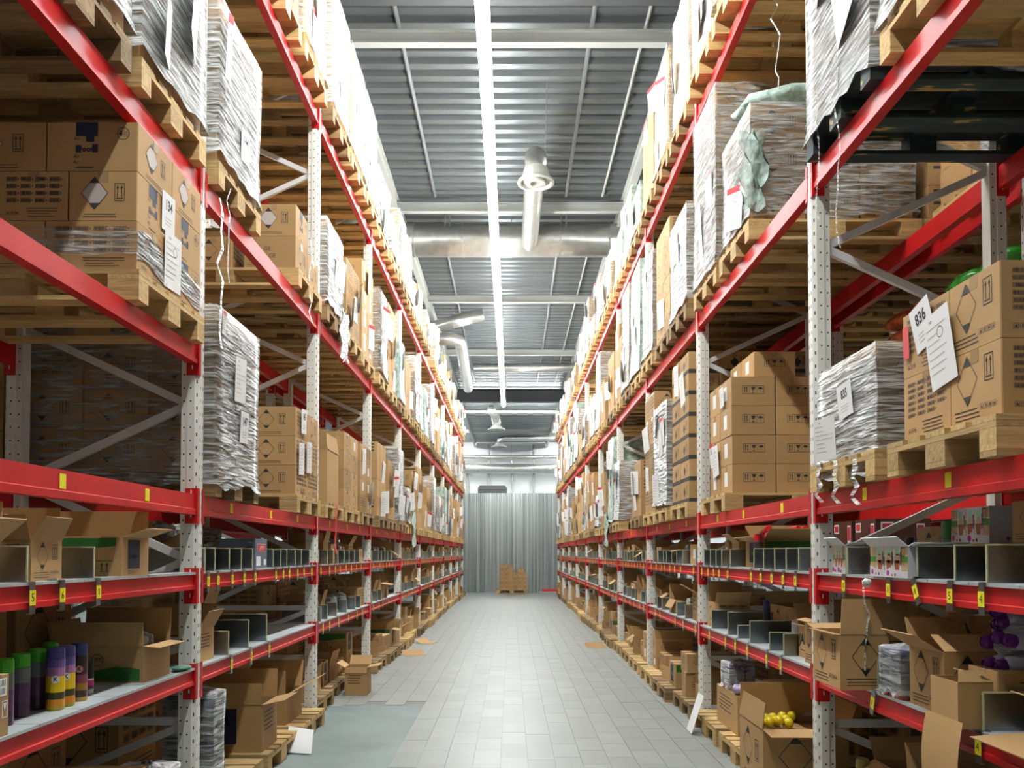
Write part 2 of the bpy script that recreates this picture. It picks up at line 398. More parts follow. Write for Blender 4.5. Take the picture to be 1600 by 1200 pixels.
STY = dict(diamond=(st_diamond, st_barcodes), barcode=(st_barcodes, st_diamond), mixed1=(st_diamond, st_diamond), pale=(st_diamond_pale, st_room), room=(st_room, st_diamond_pale),
           bars=(st_barcodes, st_barcodes), tall=(st_barcodes_full, st_diamond_tall), tall2=(st_barcodes_full, st_barcodes_full), fragile=(st_fragile, st_label), plain=(st_plain, st_label),
           plain2=(st_lines, st_plain), band=(st_black_band, st_black_band), green=(st_green, st_fresh), greenlow=(st_green_low, st_plain), janti=(st_janti, st_janti), fresh=(st_fresh, st_lines),
           wprint=(st_white_print, st_white_print), orbe=(st_orbe, st_barcodes), ge=(st_ge, st_diamond), open_d=(st_diamond_tall, st_diamond_tall), none=(st_plain, st_plain), lines=(st_lines, st_lines))

def print_sides(mb, w, l, h, style, z0=0.0):
    n, a = STY[style]; z = z0 + h / 2
    n(Face(mb, (0, -l / 2, z), (1, 0, 0), (0, 0, 1), w, h)); n(Face(mb, (0, l / 2, z), (-1, 0, 0), (0, 0, 1), w, h))
    a(Face(mb, (w / 2, 0, z), (0, 1, 0), (0, 0, 1), l, h)); a(Face(mb, (-w / 2, 0, z), (0, -1, 0), (0, 0, 1), l, h))
def carton_mesh(w, l, h, style):
    w, l, h = round(w, 3), round(l, 3), round(h, 3)
    def make():
        mb = MB(); c = 0.004
        # box with softened vertical edges
        pts = [(-w / 2 + c, -l / 2), (w / 2 - c, -l / 2), (w / 2, -l / 2 + c), (w / 2, l / 2 - c), (w / 2 - c, l / 2), (-w / 2 + c, l / 2), (-w / 2, l / 2 - c), (-w / 2, -l / 2 + c)]
        mb.prism(pts, 0, h)
        if w >= l: mb.box(-w / 2 - .0008, w / 2 + .0008, -.025, .025, h - .05, h + .0008, 6)
        else: mb.box(-.025, .025, -l / 2 - .0008, l / 2 + .0008, h - .05, h + .0008, 6)
        print_sides(mb, w, l, h, style)
        return mb.mesh('carton', KM)
    return cached(('carton', w, l, h, style), make)

def flap_box(mb, side, w, l, h, ang, ln, t=0.004, mi=0, taper=0.0):
    a = R(ang); sn, cs = math.sin(a), math.cos(a)
    hw = (w if side in ('n', 'f') else l) / 2 - .002
    base = {'n': (0, -l / 2, h), 'f': (0, l / 2, h), 'r': (w / 2, 0, h), 'l': (-w / 2, 0, h)}[side]
    out = {'n': (0, -1, 0), 'f': (0, 1, 0), 'r': (1, 0, 0), 'l': (-1, 0, 0)}[side]
    alo = Vector((1, 0, 0)) if side in ('n', 'f') else Vector((0, 1, 0))
    d = Vector(out) * sn + Vector((0, 0, 1)) * cs; nrm = Vector(out) * cs - Vector((0, 0, 1)) * sn
    b = Vector(base) + nrm * t * .5
    q = []
    for k in (-.5, .5):
        for (x, y, tp) in ((-1, 0, 0), (1, 0, 0), (1, 1, 1), (-1, 1, 1)):
            q.append(b + alo * x * hw * (1 - taper * tp) + d * ln * y + nrm * t * k)
    mb.add(q, [(0, 1, 2, 3), (7, 6, 5, 4), (0, 4, 5, 1), (1, 5, 6, 2), (2, 6, 7, 3), (3, 7, 4, 0)], mi)
def tray(mb, w, l, h, t=0.005, mi=0):
    mb.box(-w / 2, w / 2, -l / 2, l / 2, 0, t, mi)
    mb.box(-w / 2, w / 2, -l / 2, -l / 2 + t, t, h, mi); mb.box(-w / 2, w / 2, l / 2 - t, l / 2, t, h, mi)
    mb.box(-w / 2, -w / 2 + t, -l / 2 + t, l / 2 - t, t, h, mi); mb.box(w / 2 - t, w / 2, -l / 2 + t, l / 2 - t, t, h, mi)
def open_carton(label, loc, w, l, h, flaps, style='none', rotz=0, parts=True, group=None, mats=None):
    """flaps: dict side -> (angle from upright, length)"""
    mats = mats or KM
    if parts:
        t = thing('open_carton', label, 'cardboard box', loc, group, rotz)
        mb = MB(); tray(mb, w, l, h); print_sides(mb, w, l, h, style); obj('body', mb.mesh('open_carton_body', mats), t)
        for sd, (a, ln, *tp) in flaps.items():
            fb = MB(); flap_box(fb, sd, w, l, h, a, ln, taper=tp[0] if tp else 0.0); obj('flap', fb.mesh('carton_flap', mats), t)
        return t
    mb = MB(); tray(mb, w, l, h); print_sides(mb, w, l, h, style)
    for sd, (a, ln, *tp) in flaps.items(): flap_box(mb, sd, w, l, h, a, ln)
    o = obj('open_carton', mb.mesh('open_carton', mats), None, loc, (0, 0, rotz))
    return tag(o, label, 'cardboard box', group)
def carton(label, loc, w, l, h, style, rotz=0, group=None, parent=None):
    o = obj('carton', carton_mesh(w, l, h, style), parent, loc, (0, 0, rotz))
    if parent is None: tag(o, label, 'cardboard box', group)
    return o

# ================================================================== the hall
HX, Y0, Y1, ZC = 12.5, -12.0, 51.0, 8.5
mb = MB(); mb.box(-HX, HX, Y0, Y1, -0.2, -0.006); floor = struct('floor', mb.mesh('floor', [GROUT]))
mb = MB(); mb.box(-HX, -1.88, Y0, Y1, -0.006, 0); obj('concrete_strip', mb.mesh('concrete_strip', [CONC]), floor)
mb = MB(); mb.box(1.98, HX, Y0, Y1, -0.006, 0); obj('concrete_strip', mb.mesh('concrete_strip', [CONC]), floor)
mb = MB(); mb.prism([(-1.88, Y0), (-.5, Y0), (-.62, 5.6), (-.80, 8.2), (-1.88, 8.2)], -.006, -.0016)
tag(obj('concrete_patch', mb.mesh('concrete_patch', [CONC]), floor), 'bare grey concrete beside the tiles')
TW, TL, G = 0.2, 0.42, 0.0028
tile_me = MB().box(-TW / 2 + G / 2, TW / 2 - G / 2, -TL / 2 + G / 2, TL / 2 - G / 2, -.006, 0).mesh('tile', [TILE])
rest = MB(); ntile = 0; rt = random.Random(5)
for c in range(19):
    x = -1.78 + c * TW
    for r in range(-24, 76):
        y = 5.3 + r * TL + (TL / 2 if c % 2 else 0) + (0.13 if c % 5 == 0 else 0)
        if x < -0.72 and y < 8.35:
            if x - .1 < -.86 - (y - 5.6) * .065: continue
        if 5.3 <= y <= 11.2 and ntile < 300:
            obj('tile', tile_me, floor, (x, y, rt.uniform(-.0006, .0004))); ntile += 1
        elif y < 31.4:
            z = rt.uniform(-.0006, .0004)
            rest.box(x - TW / 2 + G / 2, x + TW / 2 - G / 2, y - TL / 2 + G / 2, y + TL / 2 - G / 2, -.006, z)
tag(obj('floor_tile_field', rest.mesh('floor_tile_field', [TILE]), floor), 'pale grey floor tiles further down the aisle', kind='stuff')
mb = MB(); mb.box(-1.88, 1.98, 31.4, Y1, -.006, 0); obj('concrete_strip', mb.mesh('concrete_strip', [CONC]), floor)

for nm, b in (('wall_left', (-HX - .2, -HX, Y0, Y1, 0, ZC + .2)), ('wall_right', (HX, HX + .2, Y0, Y1, 0, ZC + .2)), ('wall_rear', (-HX, HX, Y0 - .2, Y0, 0, ZC + .2)), ('wall_far', (-HX, HX, Y1, Y1 + .2, 0, ZC + .2))):
    struct(nm, MB().box(*b).mesh(nm, [WALLW if nm != 'wall_rear' else CONC]))
mb = MB(); prof = []; y = Y0; pt = 0.30
while y < Y1:
    prof += [(y, ZC), (y + pt * .42, ZC), (y + pt * .5, ZC + .07), (y + pt * .92, ZC + .07)]; y += pt
mb.grid([[(-HX, a, b) for a, b in prof], [(HX, a, b) for a, b in prof]])
mb.box(-HX, HX, Y0, Y1, ZC + .1, ZC + .2)
struct('ceiling', mb.mesh('ceiling', [CEIL]))

def ibeam(name, label, p, q, h, w, m, along='x'):
    mb = MB(); t = .02
    x0, y0, z0 = p; L_ = (q[0] - p[0]) if along == 'x' else (q[1] - p[1])
    pr = [(-w / 2, 0), (w / 2, 0), (w / 2, t), (t / 2, t), (t / 2, h - t), (w / 2, h - t), (w / 2, h), (-w / 2, h), (-w / 2, h - t), (-t / 2, h - t), (-t / 2, t), (-w / 2, t)]
    mb.prism(pr, 0, L_, 0, 'x' if along == 'x' else 'y')
    o = obj(name, mb.mesh(name, [m]), None, p); return tag(o, label, 'roof beam', kind='structure')
for yy, z in ((8.9, 7.74), (33.0, 7.68)): ibeam('trim_1', 'dark deep steel girder', (-HX, yy, z), (HX, yy, z), .5, .32, GIRD)
for yy in (10.5, 15.75, 21.5, 27.3, 39.0, 45.0): ibeam('trim_2', 'pale roof purlin', (-HX, yy, 8.2), (HX, yy, 8.2), .18, .12, PURL)
for x in (-2.25, 2.2): ibeam('trim_3', 'pale lengthwise roof beam', (x, 9.1, 8.16), (x, 50.9, 8.16), .28, .12, PURL, 'y')
for x, nm, m, r in ((-1.48, 'dark', PIPE, .03), (1.06, 'dark', PIPE, .03), (1.77, 'pale', PURL, .022)):
    for a, b, w in ((9.1, 15.6, 'near'), (16.9, 32.8, 'distant')):
        o = obj('ceiling_conduit', MB().tube([(x, a, 8.46), (x, b, 8.46)], r, 8).mesh('ceiling_conduit', [m]))
        side = {-1.48: 'left of the lamp line', 1.06: 'right of the lamp line', 1.77: 'beside the right roof beam'}[x]
        tag(o, f'{nm} straight conduit under the ceiling deck, {w} run, {side}', 'conduit', 'conduits under the ceiling')

# ---- the lamp line (each luminaire hangs on two wires), and the same line over the neighbouring aisles
LX, LZ, LL = -0.276, 6.73, 1.5
lh = MB().box(-.04, .04, -LL / 2 + .006, LL / 2 - .006, .05, .1).mesh('lamp_housing', [PURL])
ld = MB().prism([(.07 * math.sin(R(a)), -.012 - .07 * math.cos(R(a))) for a in range(-150, 151, 30)], -LL / 2 + .004, LL / 2 - .004, 0, 'y').mesh('lamp_diffuser', [LAMPM])
lw = MB().tube([(0, 0, .1), (0, 0, ZC - LZ + .0)], .003, 5).mesh('lamp_wire', [PIPE])
for row, x in enumerate((LX, -6.0, 5.75)):
    for i in range(22):
        yy = -.1 + LL * (i + .5)
        if yy > 27.9: break
        if row and i % 2: continue
        lab = f'glowing white linear luminaire above the aisle, {(ORD + ["last", "last"])[i]} in the line' if row == 0 else f'linear luminaire above the aisle behind the {SIDE[-1 if row == 1 else 1]} racks, {(ORD + ["last", "last"])[i]} place'
        t = thing('linear_luminaire', lab, 'ceiling lamp', (x, yy, LZ), ['lamp line above the aisle', 'lamp line behind the left racks', 'lamp line behind the right racks'][row])
        obj('lamp_housing', lh, t); obj('lamp_diffuser', ld, t)
        if 1:
            for k in ((-.6, .6) if abs(yy - .6 - 16.65) > .4 and abs(yy + .6 - 16.65) > .4 else (0,)): obj('suspension_wire', lw, t, (0, k, 0))

for i in range(4):
    t = thing('linear_luminaire', f'distant crosswise luminaire behind the dark girder, {ORD[i]} from the left', 'ceiling lamp', (-2.25 + i * 1.5, 36.2, 7.85), 'crosswise lamps behind the girder', R(90)); t.scale = (.35, 1, .5)
    obj('lamp_housing', lh, t); obj('lamp_diffuser', ld, t)
    for k in (-.6, .6): obj('suspension_wire', cached('lw2', lambda: MB().tube([(0, 0, .1), (0, 0, (ZC - 7.85) * 2 + .15)], .003, 5).mesh('lamp_wire', [PIPE])), t, (0, k, 0))
for row, x in ((0, -3.6), (1, 3.6)):
    for i in range(13):
        t = thing('linear_luminaire', f'luminaire of the hall behind the partition, {SIDE[-1 if row == 0 else 1]} line, {ORD[i]} one', 'ceiling lamp', (x, 35.0 + i * 1.55 * .75, ZC - .1), 'lamps of the hall behind the partition'); t.scale = (2, .7, 1)
        obj('lamp_housing', lh, t); obj('lamp_diffuser', ld, t)
# ---- ventilation
def duct(label, pts, r, n=18, rings=0, disc=None, name='air_duct'):
    t = thing(name, label, 'air duct', (0, 0, 0)); obj('duct_tube', MB().tube(pts, r, n).mesh('duct_tube', [DUCT], True), t)
    hp = Vector(pts[0]).lerp(Vector(pts[-1]), .5) if len(pts) < 4 else Vector(pts[1])
    obj('hanger', MB().tube([hp + Vector((0, 0, r * .5)), (hp.x, hp.y, ZC + .01)], .008, 6).mesh('hanger', [PIPE]), t)
    if rings:
        a, b = Vector(pts[0]), Vector(pts[-1]); L_ = (b - a).length; k = int(L_ / rings)
        for i in range(1, k):
            p = a.lerp(b, i / k); d = (b - a).normalized() * .015
            obj('joint_ring', MB().tube([p - d, p + d], r + .008, n).mesh('joint_ring', [DUCT]), t)
    if disc:
        c, dr = disc
        obj('diffuser', MB().lathe([(.17, .22), (dr * .8, .05), (dr, .02), (dr, 0), (dr * .86, -.004), (dr * .8, .03), (dr * .55, .03), (dr * .5, -.01), (dr * .32, -.01), (dr * .28, .02), (.02, .02)], 28, 0, c).mesh('diffuser', [mat('vent_metal', (.26, .255, .23), .4)], False), t)
    return t
duct('large foil-wrapped air duct crossing below the ceiling', [(-5, 16.65, 8.0), (5, 16.65, 8.0)], .33, 24, 1.0)
for x in (-1.35, -1.25, 1.02, 1.12): tag(obj('hanger_rod', MB().tube([(x, 16.4, 8.1), (x, 16.4, 8.5)], .01, 6).mesh('hanger_rod', [PIPE])), 'thin steel rod holding the large foil duct', 'hanger rod', 'rods of the foil duct')
duct('foil branch duct ending in a round ceiling diffuser', [(.37, 16.4, 7.85), (.37, 14, 7.62), (.37, 12.15, 7.46), (.36, 11.92, 7.4), (.36, 11.8, 7.28), (.36, 11.78, 7.1)], .16, 18, 0, ((.36, 11.78, 6.95), .27))
tag(obj('hanger_rod', MB().tube([(.5, 11.9, 7.5), (.52, 11.8, 8.5)], .006, 5).mesh('hanger_rod', [PIPE])), 'thin wire holding the round ceiling diffuser', 'hanger rod')
duct('foil duct slanting up beside the left racks', [(-2.3, 22.3, 7.72), (-.78, 22.3, 8.14)], .17)
duct('bent foil duct running back along the left racks', [(-2.4, 22.2, 7.42), (-1.62, 22.2, 7.4), (-1.45, 22.35, 7.4), (-1.42, 22.6, 7.4), (-1.52, 28.4, 7.32)], .17)
duct('foil duct crossing behind the lamp line end', [(-1.3, 28.0, 7.95), (5, 28.0, 7.95)], .15)
duct('distant foil duct dropping to a round vent', [(-.9, 36.5, 8.0), (-.75, 37.6, 7.9), (-.7, 38, 7.7), (-.7, 38, 7.5)], .2, 14, 0, ((-.7, 38, 7.3), .42))
duct('distant pale duct with a small round vent', [(5, 45.3, 7.95), (-.4, 45.3, 7.95), (-.65, 45.3, 7.85), (-.68, 45.3, 7.6)], .16, 14, 0, ((-.68, 45.3, 7.45), .42))
duct('distant grey duct along the far wall', [(-6, 50.2, 6.75), (6, 50.2, 6.75)], .3, 14, 1.2)
duct('thin pale pipe along the far wall', [(-6, 50.4, 7.5), (6, 50.4, 7.5)], .12, 10, 0, None, 'wall_pipe')
for x, a, b, nm in ((-1.4, 3.0, 8.3, 'beside the air unit'), (.05, 2.0, 7.4, 'in the middle of the wall'), (1.4, 3.2, 8.3, 'by the right racks'), (-2.75, 1.0, 6.8, 'by the left racks')):
    tag(obj('wall_pipe', MB().tube([(x, 50.6, a), (x, 50.6, b)], .08, 8).mesh('wall_pipe', [PURL])), f'pale vertical pipe on the far wall, {nm}', 'pipe')
t = thing('air_unit', 'grey air unit with slats above the corrugated partition', 'air unit', (-.78, 33.6, 0))
obj('body', MB().prism([(-.6, 3.55), (.6, 3.55), (.6, 4.2), (.52, 4.3), (-.52, 4.3), (-.6, 4.2)], -.3, .3, 0, 'y').mesh('air_unit_body', [mat('grey_unit', (.25, .26, .27), .5)]), t)
for x in (-.5, .5): obj('support_leg', MB().box(x - .03, x + .03, .2, .26, 0, 3.6).mesh('support_leg', [GIRD]), t)
for k in range(3): obj('slat', MB().box(-.56, .56, -.315, -.3, 3.9 + k * .1, 3.93 + k * .1).mesh('slat', [GIRD]), t)

# ---- corrugated partition
part_w = struct('wall_partition', MB().box(-6, 6, 31.72, 31.76, 0, 3.8).mesh('partition_rail', [GIRD]))
pr = []
for k in range(7):
    x = k * .15; pr += [(x, 0), (x + .055, 0), (x + .072, -.07), (x + .133, -.07)]
pr.append((1.05, 0))
sheet = MB().grid([[(a, b, 0) for a, b in pr], [(a, b, 3.86) for a, b in pr]]).mesh('corrugated_sheet', [FENCE])
for k in range(12): obj('corrugated_sheet', sheet, part_w, (-6.3 + k * 1.05, 31.66 + (k % 2) * .006, 0))

# ================================================================== racks
def post_mesh(s, back):
    def make():
        mb = MB(); pr = [(0, -.03), (0, .03), (.02, .05), (.062, .05), (.064, .04), (.098, .04), (.098, -.04), (.064, -.04), (.062, -.05), (.02, -.05)]
        mb.prism(pr[::-1], 0, POST_H); e = .0007
        n = int((POST_H - .1) / .075)
        for i in range(n):
            z = .06 + i * .075
            for k in (-1, 1):
                y = k * .017; w = .0035
                q = [(-e, y - w, z), (-e, y - w, z + .02), (-e, y + w, z + .02), (-e, y + w, z)]; mb.add(q, [(0, 1, 2, 3)], 1)
                for u in (.042, .082):
                    yy = k * ((.05 if u < .06 else .04) + e); h = .0045
                    q = [(u - h, yy, z), (u + h, yy, z), (u + h, yy, z + .009), (u - h, yy, z + .009)]; mb.add(q, [(0, 1, 2, 3)], 1)
                a, b = (.008, k * (.038 + e)), (.013, k * (.043 + e))
                q = [(a[0] - e, a[1], z + .03), (b[0] - e, b[1], z + .03), (b[0] - e, b[1], z + .05), (a[0] - e, a[1], z + .05)]; mb.add(q, [(0, 1, 2, 3)], 1)
        if back: mb.mirror()
        if s < 0: mb.mirror()
        return mb.mesh('post', [CREAM, SLOT_SHADE])
    return cached(('post', s, back), make)
def brace_mesh(s, z0, z1):
    def make():
        mb = MB(); mb.bar((.07 * s, 0, z0), (1.03 * s, 0, z1), .03, .042, 0); return mb.mesh('brace', [BRACE])
    return cached(('brace', s, round(z1 - z0, 3), round(z0, 3)), make)
def rack_frame(s, k, row=0):
    u = 0 if row == 0 else 1.22
    lab = f'cream perforated upright frame of the {SIDE[s]} rack, {ORD[k]} from the camera' if row == 0 else f'cream upright frame of the rack behind the {SIDE[s]} rack, {ORD[k]} from the camera'
    t = thing('rack_upright', lab, 'rack upright', (PX(s, u), post_y(s, k), 0), 'upright frames of the racks')
    obj('post', post_mesh(s, False), t); obj('post', post_mesh(s, True), t, (s * 1.1, 0, 0))
    for x in (.05, 1.05): obj('foot_plate', cached('foot', lambda: MB().box(-.075, .075, -.06, .06, 0, .008).mesh('foot_plate', [BRACE])), t, (s * x, 0, 0))
    for z in (.14, .58, 1.03, 6.40): obj('brace', brace_mesh(s, z, z), t)
    zs = [(.56, .16), (1.01, .62)]
    z = 1.05
    front = False
    while z + .442 < 6.4:
        zs.append((z + .442, z) if not front else (z, z + .442)); front = not front; z += .442
    for a, b in zs: obj('brace', brace_mesh(s, a, b), t)
    return t
BH = {Z_LOW: .085, Z_UP: .085, Z_1: .115, Z_X: .10, Z_2: .125, Z_3: .125}
def beam_mesh(s, h, back):
    def make():
        mb = MB()
        pr = [(.012, 0), (.012, -h * .70), (.004, -h * .74), (.004, -h), (.058, -h), (.058, 0)]
        mb.prism(pr, -1.345, 1.345, 0, 'y')
        if back: mb.mirror().shift((.07, 0, 0))
        if s < 0: mb.mirror()
        return mb.mesh('rack_beam', [RED])
    return cached(('beam', s, h, back), make)
def conn_mesh(s, end, back):
    def make():
        mb = MB(); y = end * 1.349
        mb.box(.0, .066, y - .003, y + .0, -.165, .035)
        mb.box(-.004, .0, min(y, y + end * .032), max(y, y + end * .032), -.165, .035)
        for z in (-.13, -.03, .005):
            ys = y - .0036 if end > 0 else y + .0006
            mb.add([(.028, ys, z), (.036, ys, z), (.036, ys, z + .022), (.028, ys, z + .022)], [(0, 1, 2, 3)], 1)
            mb.add([(-.0046, y + end * .012, z), (-.0046, y + end * .018, z), (-.0046, y + end * .018, z + .022), (-.0046, y + end * .012, z + .022)], [(0, 1, 2, 3)], 2)
        if back: mb.mirror().shift((.07, 0, 0))
        if s < 0: mb.mirror()
        return mb.mesh('connector', [RED, CREAM, SLOT_SHADE])
    return cached(('conn', s, end, back), make)
def rack_beam(s, k, z, back=False, row=0, stickers=()):
    u = (0 if not back else 1.03) + (0 if row == 0 else 1.22)
    where = ('front' if not back else 'rear') + ' beam'
    rk = f'{SIDE[s]} rack' if row == 0 else f'rack behind the {SIDE[s]} rack'
    o = obj('rack_beam', beam_mesh(s, BH[z], back), None, (PX(s, u), post_y(s, k) + 1.4, z))
    tag(o, f'red steel {where} of the {rk}, {LEV[z]}, {ORD[k]} bay', 'rack beam', 'red rack beams', 'thing')
    for e in (-1, 1): obj('connector', conn_mesh(s, e, back), o)
    for y, sz in stickers:
        mbs = MB(); mbs.box(min(s * .0105, s * .0122), max(s * .0105, s * .0122), -sz / 2, sz / 2, -.03, .03)
        obj('sticker', cached(('stk2', s, sz), lambda: mbs.mesh('sticker', [YELLOW])), o, (0, y, -.045))
    return o
panel = MB().box(0, 1.1, -.147, .147, 0, .012).mesh('shelf_panel', [DECK])
for s in (-1, 1):
    for k in range(NB + 1): rack_frame(s, k)
    for k in range(NB):
        for z in (Z_LOW, Z_UP, Z_1, Z_2, Z_3):
            st = ()
            if z == Z_1: st = ((-.85, .05), (.0, .045), (.75, .045)) if k < 6 else ()
            rack_beam(s, k, z, False, 0, st); rack_beam(s, k, z, True)
        for z in (Z_LOW, Z_UP):
            if k < 6:
                t = thing('shelf_deck', f'grey steel shelf deck of the {SIDE[s]} rack, {LEV[z]}, {ORD[k]} bay', 'shelf deck', (PX(s, 0) if s > 0 else PX(s, 1.1), post_y(s, k) + 1.4, z), 'steel shelf decks')
                for i in range(9): obj('shelf_panel', panel, t, (0, -1.2 + i * .3, 0))
            else:
                o = obj('shelf_deck', cached('deckall', lambda: MB().box(0, 1.1, -1.345, 1.345, 0, .012).mesh('shelf_deck', [DECK])), None, (PX(s, 0) if s > 0 else PX(s, 1.1), post_y(s, k) + 1.4, z))
                tag(o, f'grey steel shelf deck of the {SIDE[s]} rack, {LEV[z]}, {ORD[k]} bay', 'shelf deck', 'steel shelf decks')
rack_beam(-1, 0, Z_X); rack_beam(-1, 0, Z_X, True)
for s in (-1, 1):
    for k in range(5): rack_frame(s, k, 1)
    for k in range(4):
        for z in (Z_1, Z_2, Z_3): rack_beam(s, k, z, False, 1); rack_beam(s, k, z, True, 1)

# ================================================================== pallets and loads
from mathutils import noise as mnoise
WM = {'new': WOOD, 'old': WOOD_OLD, 'blue': WOOD_BLUE}
PIECES = []
for y, w in ((-.3275, .145), (-.165, .10), (0, .145), (.165, .10), (.3275, .145)): PIECES.append(('deck_board', (1.2, w, .022), (0, y, .122), 0))
for x in (-.5275, 0, .5275): PIECES.append(('stringer_board', (.8, .145, .022), (x, 0, .1), 1))
for x in (-.5275, 0, .5275):
    for y, w in ((-.35, .10), (0, .145), (.35, .10)): PIECES.append(('block', (.145, w, .078), (x, y, .022), 0))
for y, w in ((-.35, .10), (0, .145), (.35, .10)): PIECES.append(('bottom_board', (1.2, w, .022), (0, y, 0), 0))
def piece_mesh(nm, d, kind):
    return cached((nm, d, kind), lambda: MB().box(-d[0] / 2, d[0] / 2, -d[1] / 2, d[1] / 2, .0006, d[2] - .0006).mesh(nm, [WM[kind]]))
def pallet_joined(kind):
    def make():
        mb = MB()
        for nm, d, p, r in PIECES:
            a, b = (d[0], d[1]) if not r else (d[1], d[0])
            mb.box(p[0] - a / 2, p[0] + a / 2, p[1] - b / 2, p[1] + b / 2, p[2], p[2] + d[2])
        return mb.mesh('pallet', [WM[kind]])
    return cached(('pallet', kind), make)
rp = random.Random(21)
def pallet(label, loc, kind='new', parts=True, rotz=0, group='wooden pallets'):
    if not parts:
        return tag(obj('pallet', pallet_joined(kind), None, loc, (0, 0, rotz)), label, 'pallet', group)
    t = thing('pallet', label, 'pallet', loc, group, rotz)
    for nm, d, p, r in PIECES:
        obj(nm, piece_mesh(nm, d, kind), t, p, (0, 0, R(90) if r else 0))
    return t
KW = {'new': 'light wooden', 'old': 'weathered wooden', 'blue': 'worn dark blue painted'}

def film_mesh(W, L, H, seed, top, lo=.002, dense=True):
    W, L, H = round(W, 2), round(L, 2), round(H, 2)
    def make():
        rn = random.Random(seed); mb = MB(); sx, sy, nz = (10, 8, 9) if dense else (3, 3, 3)
        per = [(-W / 2 + W * i / sx, -L / 2, 0, -1) for i in range(sx)] + [(W / 2, -L / 2 + L * i / sy, 1, 0) for i in range(sy)]
        per += [(W / 2 - W * i / sx, L / 2, 0, 1) for i in range(sx)] + [(-W / 2, L / 2 - L * i / sy, -1, 0) for i in range(sy)]
        per.append(per[0]); rows = []
        for j in range(nz + 1):
            row = []
            for q, (x, y, a, b) in enumerate(per):
                z = lo + (H + .008 - lo) * j / nz
                if j == 0: z += (rn.uniform(-.03, .05) if lo < -.01 else rn.uniform(0, .05)) if q < len(per) - 1 else rows_z
                if q == 0 and j == 0: rows_z = z - lo
                nv = mnoise.noise(Vector((x * 4 + seed, y * 4, z * 5)))
                e = .012 + .010 * (nv + .4) + (.02 if j == 0 else 0)
                row.append((x + (e if x > W / 2 - 1e-4 else (-e if x < -W / 2 + 1e-4 else a * e)), y + (e if y > L / 2 - 1e-4 else (-e if y < -L / 2 + 1e-4 else b * e)), z))
            rows.append(row)
        if top:
            rows.append([(x * .86, y * .8, z + rn.uniform(.0, .012)) for x, y, z in rows[-1][:-1]]); rows[-1].append(rows[-1][0])
            if top > 1: rows.append([(x * .3, y * .3, z + rn.uniform(.0, .03)) for x, y, z in rows[-1][:-1]]); rows[-1].append(rows[-1][0])
        mb.grid(rows); return mb.mesh('stretch_film', [FILM], True)
    return cached(('film', W, L, H, seed, top, lo, dense), make)

def paper_mesh(s, w, h, num, var, red):
    def make():
        mb = MB(); t = .0012; mb.box(-t, 0, -w / 2, w / 2, -h / 2, h / 2, 0) if s > 0 else mb.box(0, t, -w / 2, w / 2, -h / 2, h / 2, 0)
        F = Face(mb, (-s * t, 0, 0), (0, -s, 0), (0, 0, 1), w, h, .0008); rn = random.Random(var)
        if num:
            F.text(num, 0, h * .18, h * .36, 1, .004, .82); pr_lines(F, -w * .3, -h * .35, w * .3, -h * .1, 3, rn, 7)
        else:
            F.text('Nr', -w * .2, h * .40, h * .07, 2)
            for q in range(7): F.rect(-w * .42, h * (.3 - q * .1), w * (.42 - rn.random() * .5), h * (.3 - q * .1) + .004, 7)
            if var % 2: F.ring(w * .1, h * .2, w * .12, .003, 2)
        if red: F.rect(-w / 2, h * .36, w / 2, h / 2, 3)
        return mb.mesh('paper_sheet', [WHITE, INK, NAVY, REDP, GREYP, GREYP, GREYP, GREYP])
    return cached(('paper', s, w, h, num, var % 4, red), make)
def paper(parent, s, x, y, z, w=.21, h=.297, num=None, tilt=0, lean=0, red=False, var=0, turn=0):
    return obj('paper_sheet', paper_mesh(s, w, h, num, var, red), parent, (x - s * abs(math.sin(R(turn))) * w / 2, y, z), (R(tilt), s * R(lean), R(turn)))

